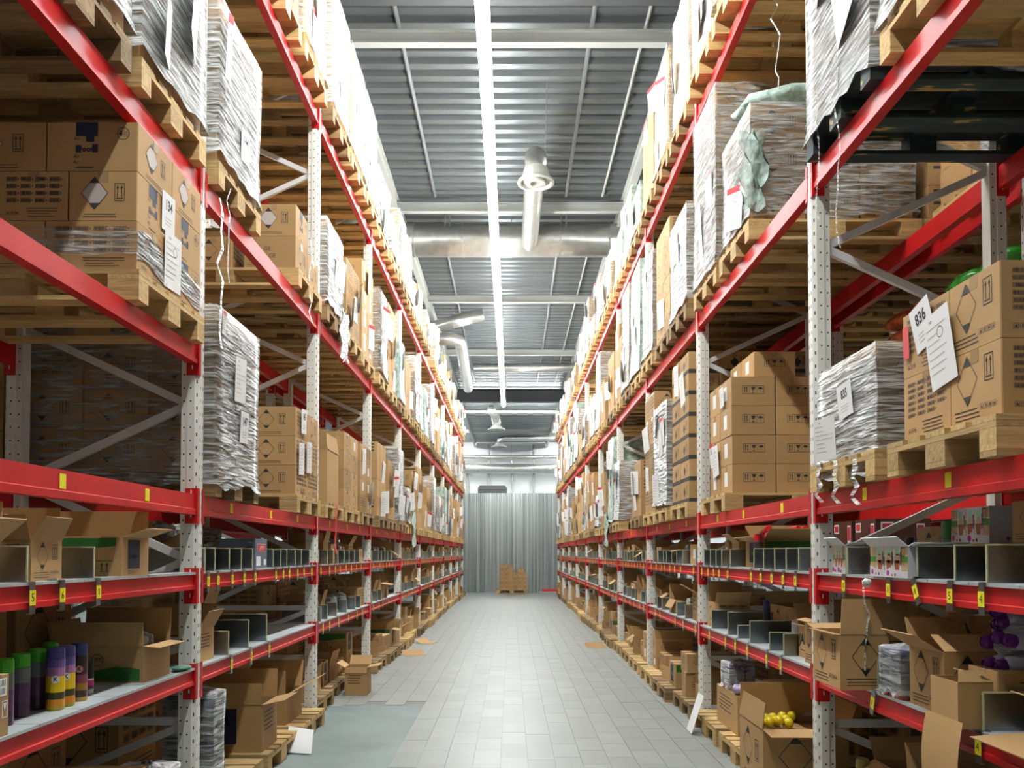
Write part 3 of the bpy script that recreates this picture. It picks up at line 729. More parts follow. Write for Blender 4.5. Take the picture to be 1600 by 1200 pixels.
def pile(W, L, ch, rows, nx, ny, styles, rnd, missing=0):
    """carton places of a stacked load: centre-bottom points"""
    out = []; cw, cl = W / nx, L / ny
    for r in range(rows):
        for a in range(nx):
            for b in range(ny):
                if r == rows - 1 and missing and rnd.random() < missing: continue
                out.append(((a + .5) * cw - W / 2 + rnd.uniform(-.002, .002), (b + .5) * cl - L / 2 + rnd.uniform(-.002, .002), r * ch, r, a, b, rnd.choice(styles)))
    return out, cw - .006, cl - .006
rl = random.Random(77)
def load(s, k, z, i, rows, ch=.24, nx=3, ny=2, W=1.16, L=.76, styles=('diamond', 'barcode'), film='std', near=None, papers=(), pk=None, row=0, missing=0, top=0, loose=False, note='', yoff=0, uoff=0, nopal=False, what=None, drape=False):
    near = (k < 3) if near is None else near
    pk = pk or rl.choice(('new', 'new', 'old'))
    u = .55 + (1.22 if row else 0) + uoff; y = slot_y(s, k, i) + yoff; zp = z + .144
    rk = f'{SIDE[s]} rack' if row == 0 else f'rack behind the {SIDE[s]} rack'
    place = f'{rk}, {LEV[z]}, {ORD[k]} bay, {SLOT[i]}' if row == 0 else f'rack behind the {SIDE[s]} one, {LEV[z]}, {ORD[k]} bay, {SLOT[i]}'
    if not nopal: pallet(f'{KW[pk]} pallet, {place}', (PX(s, u), y, z), pk, (k < 4 and row == 0) or (k < 3 and row == 1))
    rnd = random.Random(s * 1000 + k * 100 + int(z * 10) + i)
    places, cw, cl = pile(W, L, ch, rows, nx, ny, styles, rnd, missing)
    H = rows * ch
    if loose:
        ln = ['bottom', 'second', 'third', 'fourth', 'top']
        for (x, yy, zz, r, a, b, st) in places:
            dep = (a if s > 0 else nx - 1 - a)
            rowname = 'top' if r == rows - 1 else ln[r]
            lab = f'{note} carton, {rowname} row, {ORD[dep]} from aisle, {["near", "far", "farthest"][b]} side'
            carton(lab, (PX(s, u) + x, y + yy, zp + zz), cw, cl, ch - .003, st, 0, f'{note} cartons')
        return None
    t = thing('pallet_load', (what or ('film-wrapped carton load' if film else 'stacked carton load')) + f', {place}', 'pallet load', (PX(s, u), y, zp), 'pallet loads in the racks')
    if near:
        for (x, yy, zz, r, a, b, st) in places: carton(None, (x, yy, zz), cw, cl, ch - .003, st, 0, None, t)
    else:
        mb = MB()
        for (x, yy, zz, r, a, b, st) in places:
            mb.box(x - cw / 2, x + cw / 2, yy - cl / 2, yy + cl / 2, zz, zz + ch - .004)
            if k < 6 and st in ('diamond', 'barcode', 'mixed1', 'bars'):
                F = Face(mb, (x, yy - cl / 2, zz + ch / 2), (1, 0, 0), (0, 0, 1), cw, ch)
                if st in ('diamond', 'mixed1'): pr_diamond(F, -cw * .1, 0, ch * .33); pr_arrows(F, cw * .28, 0, ch * .2, ch * .3)
                else:
                    for q in range(3): F.rect(-cw * .4, ch * (.3 - q * .17), cw * .4, ch * (.38 - q * .17))
        tag(obj('carton_stack', mb.mesh('carton_stack', KM), t), kind='stuff')
    xa = -s * (W / 2 + .004 + (.022 if film else 0))
    if film:
        fm = {'std': FILM, 'clear': FILM_C, 'green': FILM_G}[film]
        me = film_mesh(W, L, H, rnd.randint(0, 3), top, -.09 if drape else .002, dense=near)
        if fm is not FILM: me = cached((me.name, fm.name), lambda: me.copy()); me.materials[0] = fm
        obj('stretch_film', me, t)
    for p in papers:
        py, pz, pw, phh, num, tilt, red = p
        paper(t, s, xa, py, pz, pw, phh, num, tilt, -3, red, rnd.randint(0, 3), 0 if num else rnd.choice((0, 0, 9, -9, 18, -18)))
    return t
def rnd_papers(rnd, H, n=None):
    out = []
    for q in range(rnd.choice((1, 2, 2, 3)) if n is None else n):
        out.append((rnd.uniform(-.25, .25), rnd.uniform(.15, max(.2, H - .15)), .21, .297, None, rnd.uniform(-12, 12), rnd.random() < .35))
    return out

# ================================================================== small goods
def divider(s, k, z, y, idx, hgt=.135, dep=.38, parts=True, num=None, tilt=0, wide=True):
    zt = z + .012
    lab = f'galvanised divider with yellow tag, {SIDE[s]} {LEV[z]}, {ORD[k]} bay, {ORD[idx]} from the camera'
    def plate(): 
        mb = MB(); mb.box(s * .015, s * dep, -.001, .001, 0, hgt); mb.box(s * .015, s * dep, 0, .05, 0, .002); return mb
    def edge():
        mb = MB(); t = .0055; mb.box(s * .011, s * .0165, -.003, .003, 0, hgt); mb.box(s * .0165, s * dep, -.003, .003, hgt - t, hgt + .001); return mb
    def clip():
        mb = MB(); mb.box(s * -.006, s * .03, -.018, .018, .0, .002); mb.box(s * -.008, s * -.006, -.018, .018, -.115, .002); mb.box(s * -.008, s * .006, -.018, .018, -.117, -.115); return mb
    def card():
        mb = MB(); mb.box(s * -.0095, s * -.008, -.019, .019, -.085, -.03)
        F = Face(mb, (s * -.0095, 0, -.058), (0, -s, 0), (0, 0, 1), .038, .055, .0006)
        if num: F.text(num, 0, 0, .045, 1)
        else: F.rect(-.004, -.012, .004, .014, 1)
        return mb
    loc = (PX(s, 0), y, zt)
    if parts:
        t = thing('shelf_divider', lab, 'shelf divider', loc, 'shelf dividers')
        obj('plate', cached(('dv', s, hgt, dep), lambda: plate().mesh('plate', [GALV])), t)
        obj('edge_strip', cached(('de', s, hgt, dep), lambda: edge().mesh('edge_strip', [EDGE])), t)
        obj('clip', cached(('dc', s), lambda: clip().mesh('clip', [GALV])), t, (0, 0, 0), (R(tilt), 0, 0))
        obj('tag_card', cached(('dk', s, num), lambda: card().mesh('tag_card', [YELLOW, INK])), t, (0, 0, 0), (R(tilt), 0, 0))
        return t
    def allm():
        mb = MB(); 
        for q, f in enumerate((plate, edge, clip)):
            m2 = f(); mb.add(m2.v, m2.f, q if q < 2 else 0)
        mb.box(s * -.0095, s * -.008, -.019, .019, -.085, -.03, 2)
        return mb.mesh('shelf_divider', [GALV, EDGE, YELLOW])
    return tag(obj('shelf_divider', cached(('da', s, hgt), allm), None, loc), lab, 'shelf divider', 'shelf dividers')

CM = {}
def cm(c, r=.35):
    key = tuple(c)
    if key not in CM: CM[key] = mat('can_colour', c, r)
    return CM[key]
def can_mesh(r, h, bands, n=16):
    """bands: list of (fraction up to, colour)"""
    def make():
        mb = MB(); prof = [(r * .92, 0), (r, h * .02)]; mi = [0]; mats = []
        for q, (f, c) in enumerate(bands):
            prof.append((r, h * f)); mi.append(q); mats.append(cm(c))
        prof += [(r * .9, h * 1.02)]; mi.append(len(bands) - 1)
        mb.lathe(prof, n, mi); return mb.mesh('can_body', mats, False)
    return cached(('can', r, h, tuple(bands)), make)
def cap_mesh(r, h, c, flat=True):
    def make():
        mb = MB(); mb.lathe([(r, 0), (r, h * .75), (r * .93, h * .95), (r * .8, h)] if flat else [(r, 0), (r, h * .5), (r * .85, h * .8), (r * .5, h)], 16); return mb.mesh('cap', [cm(c)])
    return cached(('cap', r, h, tuple(c), flat), make)
def can(label, loc, r, h, bands, cap, capf=.2, parent=None, group=None, logo=None):
    bh = h * (1 - capf)
    if parent is None: t = thing('spray_can', label, 'spray can', loc, group)
    else:
        t = obj('can', can_mesh(r, bh, bands), parent, loc); obj('cap', cap_mesh(r, h * capf, cap), t, (0, 0, bh * 1.015)); return t
    obj('body', can_mesh(r, bh, bands), t); obj('cap', cap_mesh(r * .98, h * capf, cap), t, (0, 0, bh * 1.015))
    if logo:
        txt, c, zf, side = logo
        mb = MB(); F = Face(mb, (r * .94 * math.sin(side), -r * .94 * math.cos(side), bh * zf), (math.cos(side), math.sin(side), 0), (0, 0, 1), r, r, r * .07)
        F.disc(0, 0, r * .45, 0); F.o = F.o + F.du.cross(F.dv) * .0006; F.text(txt, 0, 0, r * .7, 1, .0006); obj('logo', mb.mesh('logo', [cm(c), INK]), t)
    return t
def pack(label, loc, nx, ny, r, h, bands, cap, capf=.2, tiers=1, film=FILM_C, name='can_pack', cat='shrink pack', rotz=0, group=None):
    t = thing(name, label, cat, loc, group, rotz)
    for q in range(tiers):
        for a in range(nx):
            for b in range(ny): can(None, ((a - (nx - 1) / 2) * 2.02 * r, (b - (ny - 1) / 2) * 2.02 * r, q * h), r, h, bands, cap, capf, t)
    W, L, H = nx * 2.02 * r, ny * 2.02 * r, h * tiers
    me = film_mesh(W - .015, L - .015, H, 2, 2, .0, True); me = cached(('pk', me.name, film.name), lambda: me.copy()); me.materials[0] = film
    obj('stretch_film', me, t)
    return t
def rnd_flaps(rn, w, l):
    f = {}
    for sd in 'nfrl':
        if rn.random() < .85: f[sd] = (rn.choice((5, 15, 30, 60, 100, 125, 150)) if sd in 'rl' else rn.choice((-12, -4, 3, 8)), (l if sd in 'nf' else w * .8) * rn.uniform(.38, .5))
    return f
rs = random.Random(400)
def shelf_fill(s, k, z, divs, parts=False):
    """generic goods on one shelf bay, one thing between two dividers: boxes, open boxes, packs"""
    zt = z + .012; rn = random.Random(s * 77 + k * 13 + int(z * 100)); i = 0
    y0, y1 = post_y(s, k) + .1, post_y(s, k) + 2.7
    maxh = .34 if z == Z_UP else .44; ed = [y0 - .03] + divs + [y1]
    for a, b in zip(ed, ed[1:]):
        gap = b - a - .06
        if gap < .1: continue
        l = min(gap, rn.uniform(.16, .42)); w = rn.uniform(.25, .40); h = rn.uniform(.12, maxh * .66); u = rn.uniform(.03, .14)
        kind = rn.random(); yc = (a + b) / 2 + .012
        place = f'{SIDE[s]} {LEV[z]}, {ORD[k]} bay, {ORD[min(i, 19)]} from camera'
        if kind < .5:
            open_carton(f'open brown box on the {place}', (PX(s, u + w / 2), yc, zt), w, l, h, rnd_flaps(rn, w, l), rn.choice(('none', 'lines', 'diamond', 'plain2', 'open_d')), 0, parts, 'open boxes on the shelves'); i += 1
        elif kind < .74:
            carton(f'closed brown carton on the {place}', (PX(s, u + w / 2), yc, zt), w, l, h, rn.choice(('plain', 'lines', 'diamond', 'fragile')), 0, 'closed cartons on the shelves'); i += 1
        elif kind < .9 and k < 6 and gap > .16:
            c = rn.choice(((.5, .03, .04), (.5, .52, .55), (.05, .12, .3), (.25, .05, .3), (.03, .2, .1)))
            pack(f'film pack of cans on the {place}', (PX(s, .16), yc, zt), 2, 2, .03, .17, [(.5, (.55, .55, .57)), (1, c)], c, group='can packs on the shelves'); i += 1
    # second row at the back of the shelf
    y = y0 + rn.uniform(0, .2)
    if k < 5:
        while y < y1 - .3:
            l = rn.uniform(.3, .5); h = rn.uniform(.18, maxh * .8)
            if rn.random() < .7:
                carton(f'shadowed back carton on the {SIDE[s]} {LEV[z]}, {ORD[k]} bay, {ORD[min(i, 19)]} in line', (PX(s, .78), y + l / 2, zt), .45, l, h, rn.choice(('diamond', 'barcode', 'plain2', 'lines')), 0, 'cartons at the back of the shelves'); i += 1
            y += l + rn.uniform(.02, .2)
def floor_fill(s, k, parts=False, slots=(0, 1, 2)):
    rn = random.Random(s * 31 + k * 7 + 5); n = 0; inn = .14 if (s, k) == (-1, 2) else 0
    for i in slots:
        y = slot_y(s, k, i); pk = rn.choice(('new', 'old'))
        pallet(f'{KW[pk]} floor pallet under the {SIDE[s]} rack, {ORD[k]} bay, {SLOT[i]}', (PX(s, .52 + rn.uniform(-.05, .03) + inn), y, 0), pk, k < 4)
        yy = y - .38
        while yy < y + .15:
            l = rn.uniform(.24, .38); w = rn.uniform(.32, .46); zz = .144; u = rn.uniform(-.02, .1) + inn
            for q in range(rn.choice((1, 1, 2, 3)) if rn.random() < .8 else 1):
                h = rn.uniform(.14, .26)
                if zz + h > .74: break
                place = f'floor pallet, {SIDE[s]} rack {ORD[k]} bay, {ORD[n]} from the camera'
                if rn.random() < .45:
                    open_carton(f'open box on the {place}', (PX(s, u + w / 2), yy + l / 2, zz), w, l, h, rnd_flaps(rn, w * .8, l * .8), rn.choice(('none', 'lines', 'diamond', 'green', 'plain2')), R(rn.uniform(-5, 5)), parts, 'open boxes on floor pallets'); n += 1; break
                carton(f'brown carton on the {place}', (PX(s, u + w / 2), yy + l / 2, zz), w, l, h, rn.choice(('plain', 'barcode', 'diamond', 'lines', 'green')), R(rn.uniform(-4, 4)), 'cartons on floor pallets'); n += 1
                zz += h + .001
            yy += l + rn.uniform(.03, .08)
        if k < 6: carton(f'shadowed back carton on the floor pallet, {SIDE[s]} rack {ORD[k]} bay, {SLOT[i]}', (PX(s, .9), y, .144), .38, .6, rn.uniform(.25, .5), rn.choice(('barcode', 'diamond', 'lines')), 0, 'cartons at the back of floor pallets')

# ------------------------------------------------------------------ generic filling of the rows
EXPL = {}   # (s, k, z, i) handled by hand
def auto_level(s, k, z):
    rn = random.Random(s * 501 + k * 29 + int(z * 7))
    for i in range(3):
        if (s, k, z, i) in EXPL: continue
        H = {Z_1: rn.uniform(.65, 1.45), Z_2: rn.uniform(.7, 1.5), Z_3: rn.uniform(.75, 1.3) if k < 3 else rn.uniform(.45, 1.05)}[z]
        if z == Z_3 and k in (1, 2): H = rn.uniform(1.1, 1.35)
        if rn.random() < (.07 if z != Z_3 else .04) and k > 1: continue
        nx, ny, ch = rn.choice(((3, 2, .24), (3, 2, .28), (4, 2, .2), (3, 3, .24), (2, 2, .3)))
        rows = max(2, round(H / ch)); film = rn.random() < ({Z_1: .45, Z_2: .66, Z_3: .7}[z])
        st = rn.choice((('diamond', 'barcode'), ('diamond',), ('bars', 'plain'), ('plain', 'plain2'), ('fragile',), ('band',), ('barcode', 'mixed1')))
        W, L = rn.choice(((1.16, .76), (1.14, .72), (1.1, .74), (1.16, .68)))
        load(s, k, z, i, rows, ch, nx, ny, W, L, st, rn.choice(('std', 'clear', 'clear', 'green') if k > 2 else ('clear', 'clear', 'clear', 'std')) if film else None, None, rnd_papers(rn, rows * ch, rn.choice((2, 3, 4)) if z == Z_1 else None), missing=rn.choice((0, .3, .5)) if not film else 0, top=rn.choice((0, 1)) if film else 0, uoff=rn.uniform(-.05, -.005), yoff=rn.uniform(-.02, .02))

# ================================================================== hand-placed loads near the camera
def X(*a):
    for q in a: EXPL[q] = 1
L_, R_ = -1, 1
# left rack, first bay
X((L_, 0, Z_1, 0), (L_, 0, Z_1, 1), (L_, 0, Z_1, 2), (L_, 0, Z_2, 0))
load(L_, 0, Z_2, 1, 4, .26, styles=('plain',), film='std', papers=(), pk='old')
load(L_, 0, Z_2, 2, 4, .26, styles=('diamond',), film='std', papers=((-.2, .25, .21, .297, None, 8, False), (.1, .55, .3, .42, None, -6, False)), pk='new', top=1)
X((L_, 0, Z_2, 1), (L_, 0, Z_2, 2), (L_, 1, Z_2, 0), (L_, 1, Z_2, 1), (L_, 1, Z_2, 2), (L_, 1, Z_1, 0), (L_, 1, Z_1, 1), (L_, 1, Z_1, 2))
# stack with sheet 134 on the extra beam
u, y, zp = .55, slot_y(L_, 0, 2), Z_X + .144
pallet('light wooden pallet under the cartons with sheet number one three four', (PX(L_, u), y, Z_X), 'new')
g = 'cartons of the stack with two paper sheets'
xe = PX(L_, -.03)          # aisle face
for r in range(3):
    z = zp + r * .2325; rn = ['bottom', 'middle', 'top'][r]
    if r % 2 == 0:     # long sides to the camera
        for a in range(3):
            for b in range(2):
                sty = ('bars' if a == 0 and b == 0 else 'pale') if r == 0 else ('room' if a == 0 else 'pale')
                if a > 0 and b == 1 and r == 2: continue
                w_ = .425 if a < 2 else .3
                carton(f'brown carton above sheet stack pallet, {rn} row, {ORD[a]} from the aisle, {["near", "far"][b]} side', (xe - .2125 - a * .43 + (.06 if a == 2 else 0), y - .385 + .19 + b * .385, z), w_, .38, .230, sty, 0, g)
    else:
        for a in range(3):
            for b in range(2):
                sty = 'pale' if a == 0 else 'bars'
                carton(f'brown carton above sheet stack pallet, {rn} row, {ORD[a]} from the aisle, {["near", "far"][b]} side', (xe - .16 - a * .325, y - .385 + .19 + b * .385, z), .318, .38, .230, sty, 0, g)
for (yy, zz, num, w_, h_) in ((-.06, .40, '134', .15, .19), (.0, .17, None, .2, .28)):
    t = obj('paper_sheet', paper_mesh(L_, w_, h_, num, 1, False), None, (xe + .008, y + yy, zp + zz), (R(3), R(2), 0))
    tag(t, 'white sheet printed with the number one three four' if num else 'white handwritten sheet taped below the number sheet', 'paper sheet')
fb = MB(); fb.grid([[(xe + .004 + .004 * math.sin(j * 3.1 + i), y - .39 + .77 * j / 12, zp + .05 + .14 * i + .02 * math.sin(j)) for j in range(13)] for i in range(2)]); fb.grid([[(xe + .004 - .9 * j / 8, y - .392 - .002 * (j % 2), zp + .07 + .12 * i + .01 * math.sin(j * 2)) for j in range(9)] for i in range(2)])
tag(obj('film_band', fb.mesh('film_band', [FILM_C], True)), 'band of clear film around the bottom cartons of the sheet stack', 'film band')

# left rack, second bay
load(L_, 1, Z_2, 0, 4, .25, styles=('plain2',), film='std', papers=((.05, .30, .16, .2, '144', 4, False), (-.28, .75, .05, .4, None, 0, True)), pk='new', top=1)
load(L_, 1, Z_1, 0, 4, .245, styles=('barcode', 'diamond'), film='clear', papers=((.0, .62, .2, .28, None, 4, False), (.08, .33, .15, .2, '147', 3, False), (-.3, .9, .06, .14, None, 0, True)), pk='old', top=2, drape=True)
yy = slot_y(L_, 1, 2)
pallet('light wooden pallet below the low carton rows, left rack middle level, second bay', (PX(L_, .55), yy, Z_2), 'new')
g = 'low row of cartons on the middle level'
for q, (a, b, r, st, w_) in enumerate(((0, 0, 0, 'ge', .42), (1, 0, 0, 'diamond', .30), (0, 1, 0, 'ge', .42), (1, 1, 0, 'diamond', .3), (0, 0, 1, 'pale', .36))):
    carton(['large plain carton with two letter marks below the taped carton', 'carton with arrow mark beside the plain carton on the middle level', 'plain carton behind the one with letter marks, middle level', 'carton behind the arrow-marked one, middle level', 'single taped diamond carton on top of the low row, left middle level'][q],
           (PX(L_, -.02 + w_ / 2 + a * .52), yy - .2 + b * .39, Z_2 + .144 + r * .262), w_, .38, .26, st, 0, g)
load(L_, 1, Z_1, 2, 3, .238, styles=('barcode', 'diamond'), loose=True, note='diamond and barcode', pk='new')
for (a, b, num) in ((.12, .62, '145'), (.05, .3, None), (.3, .34, None)):
    tag(obj('paper_sheet', paper_mesh(L_, .16, .26 if not num else .2, num, 1, False), None, (PX(L_, -.045), yy - .3 + a, Z_1 + .144 + b), (R(5), R(2), 0)), {.12: 'number sheet on the three-row carton stack', .05: 'long sheet on the three-row carton stack near corner', .3: 'second long sheet on the three-row carton stack'}[a], 'paper sheet')
# left rack, third bay, first level
X((L_, 2, Z_1, 0), (L_, 2, Z_1, 1))
y = slot_y(L_, 2, 0)
pallet('light wooden pallet under the tall open carton, left rack third bay', (PX(L_, .55), y, Z_1), 'new')
open_carton('tall open carton with papers on the left rack first level', (PX(L_, .2), y - .1, Z_1 + .144), .5, .5, .5, {'n': (8, .18), 'r': (-8, .16), 'f': (10, .2)}, 'none')
load(L_, 2, Z_1, 1, 4, .2, 3, 2, styles=('mixed1', 'plain'), loose=True, note='short diamond', pk='new')

# right rack, first bay
X((R_, 0, Z_2, 0), (R_, 0, Z_2, 1), (R_, 0, Z_2, 2), (R_, 0, Z_1, 0), (R_, 0, Z_1, 1), (R_, 0, Z_1, 2))
load(R_, 0, Z_2, 2, 4, .26, styles=('plain',), film='std', papers=((-.15, .45, .3, .42, None, -10, False), (.1, .8, .3, .4, None, 6, False)), pk='blue', top=1, drape=True)
load(R_, 0, Z_2, 1, 4, .26, styles=('diamond',), film='std', papers=(), pk='new', top=1)
load(R_, 0, Z_1, 2, 2, .245, 3, 2, 1.1, .68, styles=('lines', 'diamond'), film='std', papers=((-.02, .29, .17, .17, '835', -5, False), (.18, .12, .16, .22, None, 0, False)), pk='new', top=2, drape=True)
y = slot_y(R_, 0, 1); zp = Z_1 + .144
pallet('light wooden pallet under the large diamond cartons, right rack first bay', (PX(R_, .55), y - .02, Z_1), 'new')
g = 'large diamond cartons in the right first bay'
for r in range(2):
    for a in range(3):
        for b, (yo, ln, st) in enumerate(((-.19, .325, 'tall'), (.16, .375, 'tall2'))):
            carton(f'large {["diamond", "barcode"][b]} printed carton, {["bottom", "top"][r]} row, {ORD[a]} from the aisle, stack with two sheets', (PX(R_, .0 + .19 + a * .385), y - .02 + yo, zp + r * .272), .378, ln, .27, st, 0, g)
xe = PX(R_, -.006)
tag(obj('paper_sheet', paper_mesh(R_, .16, .19, '836', 0, False), None, (xe - .004, y + .14, zp + .46), (R(-14), R(-4), 0)), 'white sheet printed with the number eight three six', 'paper sheet')
tag(obj('paper_sheet', paper_mesh(R_, .19, .3, None, 1, False), None, (xe - .008, y + .0, zp + .33), (R(-8), R(-3), 0)), 'white handwritten sheet beside the eight three six sheet', 'paper sheet')
tag(obj('paper_sheet', cached('redtag', lambda: MB().box(-.001, 0, -.025, .025, -.07, .07).mesh('red_tag', [REDP])), None, (xe - .003, y + .28, zp + .42), (R(-3), 0, 0)), 'small red tag beside the eight three six sheet', 'paper sheet')

# right rack, second bay
X((R_, 1, Z_1, 0), (R_, 1, Z_1, 1), (R_, 1, Z_1, 2), (R_, 1, Z_2, 0), (R_, 1, Z_2, 1), (R_, 1, Z_2, 2))
load(R_, 1, Z_1, 2, 4, .232, 3, 2, 1.06, .70, styles=('fragile',), loose=True, note='fragile-symbol', pk='new', yoff=-.1, uoff=.03)
y = slot_y(R_, 1, 2) - .1; zt = Z_1 + .144 + 4 * .232
for q, (a, b) in enumerate(((.40, -.17), (.40, .18))): carton(['single fragile carton on top of the stack, near one', 'single fragile carton on top of the stack, far one'][q], (PX(R_, a), y + b, zt), .33, .34, .2, 'fragile', 0, 'fragile-symbol cartons')
for q, (a, b, w_, h_, num) in enumerate(((.22, .36, .13, .2, '162'), (.1, .30, .2, .26, None), (-.12, .8, .12, .16, None))):
    tag(obj('paper_sheet', paper_mesh(R_, w_, h_, num, q, q == 0), None, (PX(R_, .034), y + a, Z_1 + .144 + b), (R(-4), R(-2), 0)), ['red-topped number sheet on the fragile carton stack', 'white sheet on the fragile carton stack', 'small white label high on the fragile carton stack'][q], 'paper sheet')
load(R_, 1, Z_2, 1, 3, .275, 3, 2, 1.12, .72, styles=('barcode', 'diamond'), film='clear', papers=((.1, .3, .24, .34, None, -20, False), (-.1, .2, .2, .3, None, 10, True)), pk='new', top=1, what='load under torn green film')
load(R_, 1, Z_2, 2, 6, .248, 3, 2, 1.16, .76, styles=('mixed1',), film='clear', papers=((.1, .4, .1, .6, None, 0, False), (-.2, .7, .2, .28, None, 5, True)), pk='new')
# crumpled green film hanging over the load
def crumple(label, c, rx, ry, rz, seed, m=FILM_G, amp=.35, name='film_bundle', cat='plastic film'):
    rn = random.Random(seed); mb = MB(); rows = []
    for i in range(9):
        a = -math.pi / 2 + math.pi * i / 8; row = []
        for j in range(17):
            b = 2 * math.pi * (j % 16) / 16; v = Vector((math.cos(a) * math.cos(b), math.cos(a) * math.sin(b), math.sin(a)))
            k = 1 + amp * mnoise.noise(v * 3 + Vector((seed, 0, 0))); row.append((v.x * rx * k, v.y * ry * k, v.z * rz * k))
        rows.append(row)
    mb.grid(rows); return tag(obj(name, mb.mesh(name, [m], True), None, c), label, cat)
y = slot_y(R_, 1, 1)
crumple('green-tinted film bunched on top of the carton load', (PX(R_, .40), y - .16, Z_2 + .144 + .915), .44, .26, .10, 3)
mb = MB(); mb.grid([[(PX(R_, -.10 + .16 * (j / 8) + .03 * math.sin(i * 1.7 + j)), y - .36 - .05 - .03 * math.sin(j * 2.1 + i), Z_2 + .2 + .55 * i / 7 + .02 * math.sin(j * 3)) for j in range(9)] for i in range(8)])
tag(obj('film_drape', mb.mesh('film_drape', [FILM_G], True)), 'torn green-tinted film draped over the near corner of the load', 'plastic film')
def ribbon(label, pts, w=.012, m=FILM, ax=(0, 1, 0)):
    mb = MB(); a = Vector(ax); rows = []
    for i, p in enumerate(pts):
        k = 1 if i % 2 else .7; rows.append([Vector(p) - a * w * k, Vector(p) + Vector((.004, 0, 0)), Vector(p) + a * w * k])
    mb.grid(rows); return tag(obj('film_tail', mb.mesh('film_tail', [m], True)), label, 'plastic film')
WFILM = film_mat('twisted_film', (.85, .87, .86), .55, .95)
def wig(x, y, z0, z1, amp, n=9, seed=0):
    rn = random.Random(seed); return [(x + rn.uniform(-amp, amp), y + rn.uniform(-amp, amp), z0 + (z1 - z0) * i / (n - 1)) for i in range(n)]
ribbon('twisted white film tail hanging on the near upright of the left rack', wig(PX(L_, -.07), 4.72, 3.62, 2.72, .02, 10, 1), .02, WFILM)
ribbon('thin film string beside the twisted tail on the left rack', wig(PX(L_, -.075), 4.82, 3.72, 3.15, .01, 8, 2), .005, WFILM)
ribbon('twisted film cord hanging down in front of the green film bundle', wig(PX(R_, .16), 5.6, 5.48, 4.78, .03, 12, 3), .009, WFILM)
ribbon('film strand hanging below the blue pallet, by the upright', wig(PX(R_, -.06), 4.28, 4.0, 3.3, .012, 9, 4), .010, FILM_C)
ribbon('longer film strand hanging below the blue pallet', wig(PX(R_, -.06), 4.02, 4.05, 3.05, .012, 11, 5), .010, FILM_C)
for q, (a, zz) in enumerate(((4.3, 1.92), (4.08, 1.9), (3.85, 1.88))):
    ribbon(['film end hanging under the wrapped load by the upright', 'film end hanging under the middle of the wrapped load', 'film end hanging under the near corner of the wrapped load'][q], [(PX(R_, -.065), a + .01 * k * (-1) ** k, zz + .10 - .045 * k) for k in range(6)], .03, FILM)
ribbon('film knot tail on the beam below the low carton rows, left rack', wig(PX(L_, -.06), 6.9, 4.2, 3.5, .02, 9, 7), .014, WFILM)

# racks behind: loads seen through the gaps
for s in (-1, 1):
    for k in range(4):
        for z in (Z_1, Z_2, Z_3):
            for i in range(3):
                if (s, k, z, i) in ((1, 1, Z_1, 0), (1, 1, Z_1, 1)): continue
                rn = random.Random(s * 9 + k * 37 + int(z * 11) + i)
                if z == Z_1 and rn.random() < .35: continue
                if z == Z_3 and k > 2: continue
                load(s, k, z, i, rn.choice((2, 3, 4)) if z != Z_1 else 3, .25, 3, 2, 1.12, .74, (rn.choice(('diamond', 'barcode', 'plain2', 'plain')),), rn.choice(('std', 'clear', None)), False, (), row=1)
def bag_load(label, s, k, i, c, seed):
    y = slot_y(s, k, i); pallet(f'wooden pallet below the {label}', (PX(s, 1.77), y, Z_1), 'new')
    t = thing('bag_load', label, 'pallet load', (PX(s, 1.77), y, Z_1 + .144)); m1 = mat('bag_plastic', c, .25, nscale=14, namp=.5); rn = random.Random(seed)
    for r in range(10):
        for a in range(3):
            for b in range(2):
                mb = MB(); rows = []
                for q in range(5):
                    an = -math.pi / 2 + math.pi * q / 4
                    rows.append([(math.copysign(abs(math.cos(an) * math.cos(t2)) ** .5, math.cos(t2)) * .19 * (1 + .06 * rn.random()), math.copysign(abs(math.cos(an) * math.sin(t2)) ** .5, math.sin(t2)) * .19, .07 + math.sin(an) * .07) for t2 in [2 * math.pi * (j % 10) / 10 for j in range(11)]])
                mb.grid(rows); obj('bag', mb.mesh('bag', [m1], True), t, ((a - 1) * .38, (b - .5) * .38, r * .135))
bag_load('orange and white plastic bags stacked behind the wrapped load', R_, 1, 1, (.55, .13, .04), 1)
bag_load('green plastic bags stacked behind the large diamond cartons', R_, 1, 0, (.04, .28, .03), 2)

# the remaining slots
for s in (-1, 1):
    for k in range(NB):
        for z in (Z_1, Z_2, Z_3):
            if z == Z_3 and k == 0: continue
            auto_level(s, k, z)

for q, (s, k, yy, zz, h, lab) in enumerate(((L_, 2, 8.0, 3.98, .5, 'pale film draped over the beam by the third left upright'), (R_, 4, 13.6, 2.2, .55, 'pale green film hanging from a load on the right first level'), (L_, 4, 13.9, 2.25, .6, 'pale green film hanging from a load on the left first level'))):
    mb = MB(); mb.grid([[(PX(s, -.085 - .02 * math.sin(i * 1.3 + j * 2.2 + q)), yy + .05 * j + .03 * math.sin(i * .9 + q), zz - h * i / 8 - .03 * math.sin(j * 2.6)) for j in range(8)] for i in range(9)])
    tag(obj('film_drape', mb.mesh('film_drape', [FILM_G if q > 0 else FILM], True)), lab, 'plastic film')

# ================================================================== shelves and floor near the camera
ZU, ZL = Z_UP + .012, Z_LOW + .012
def dset(s, k, z, ys, hs=.135, nums={}, tilts={}):
    for i, y in enumerate(ys): divider(s, k, z, y, i, hs[i] if isinstance(hs, (list, tuple)) else hs, .38, k < 4, nums.get(i), tilts.get(i, 0))
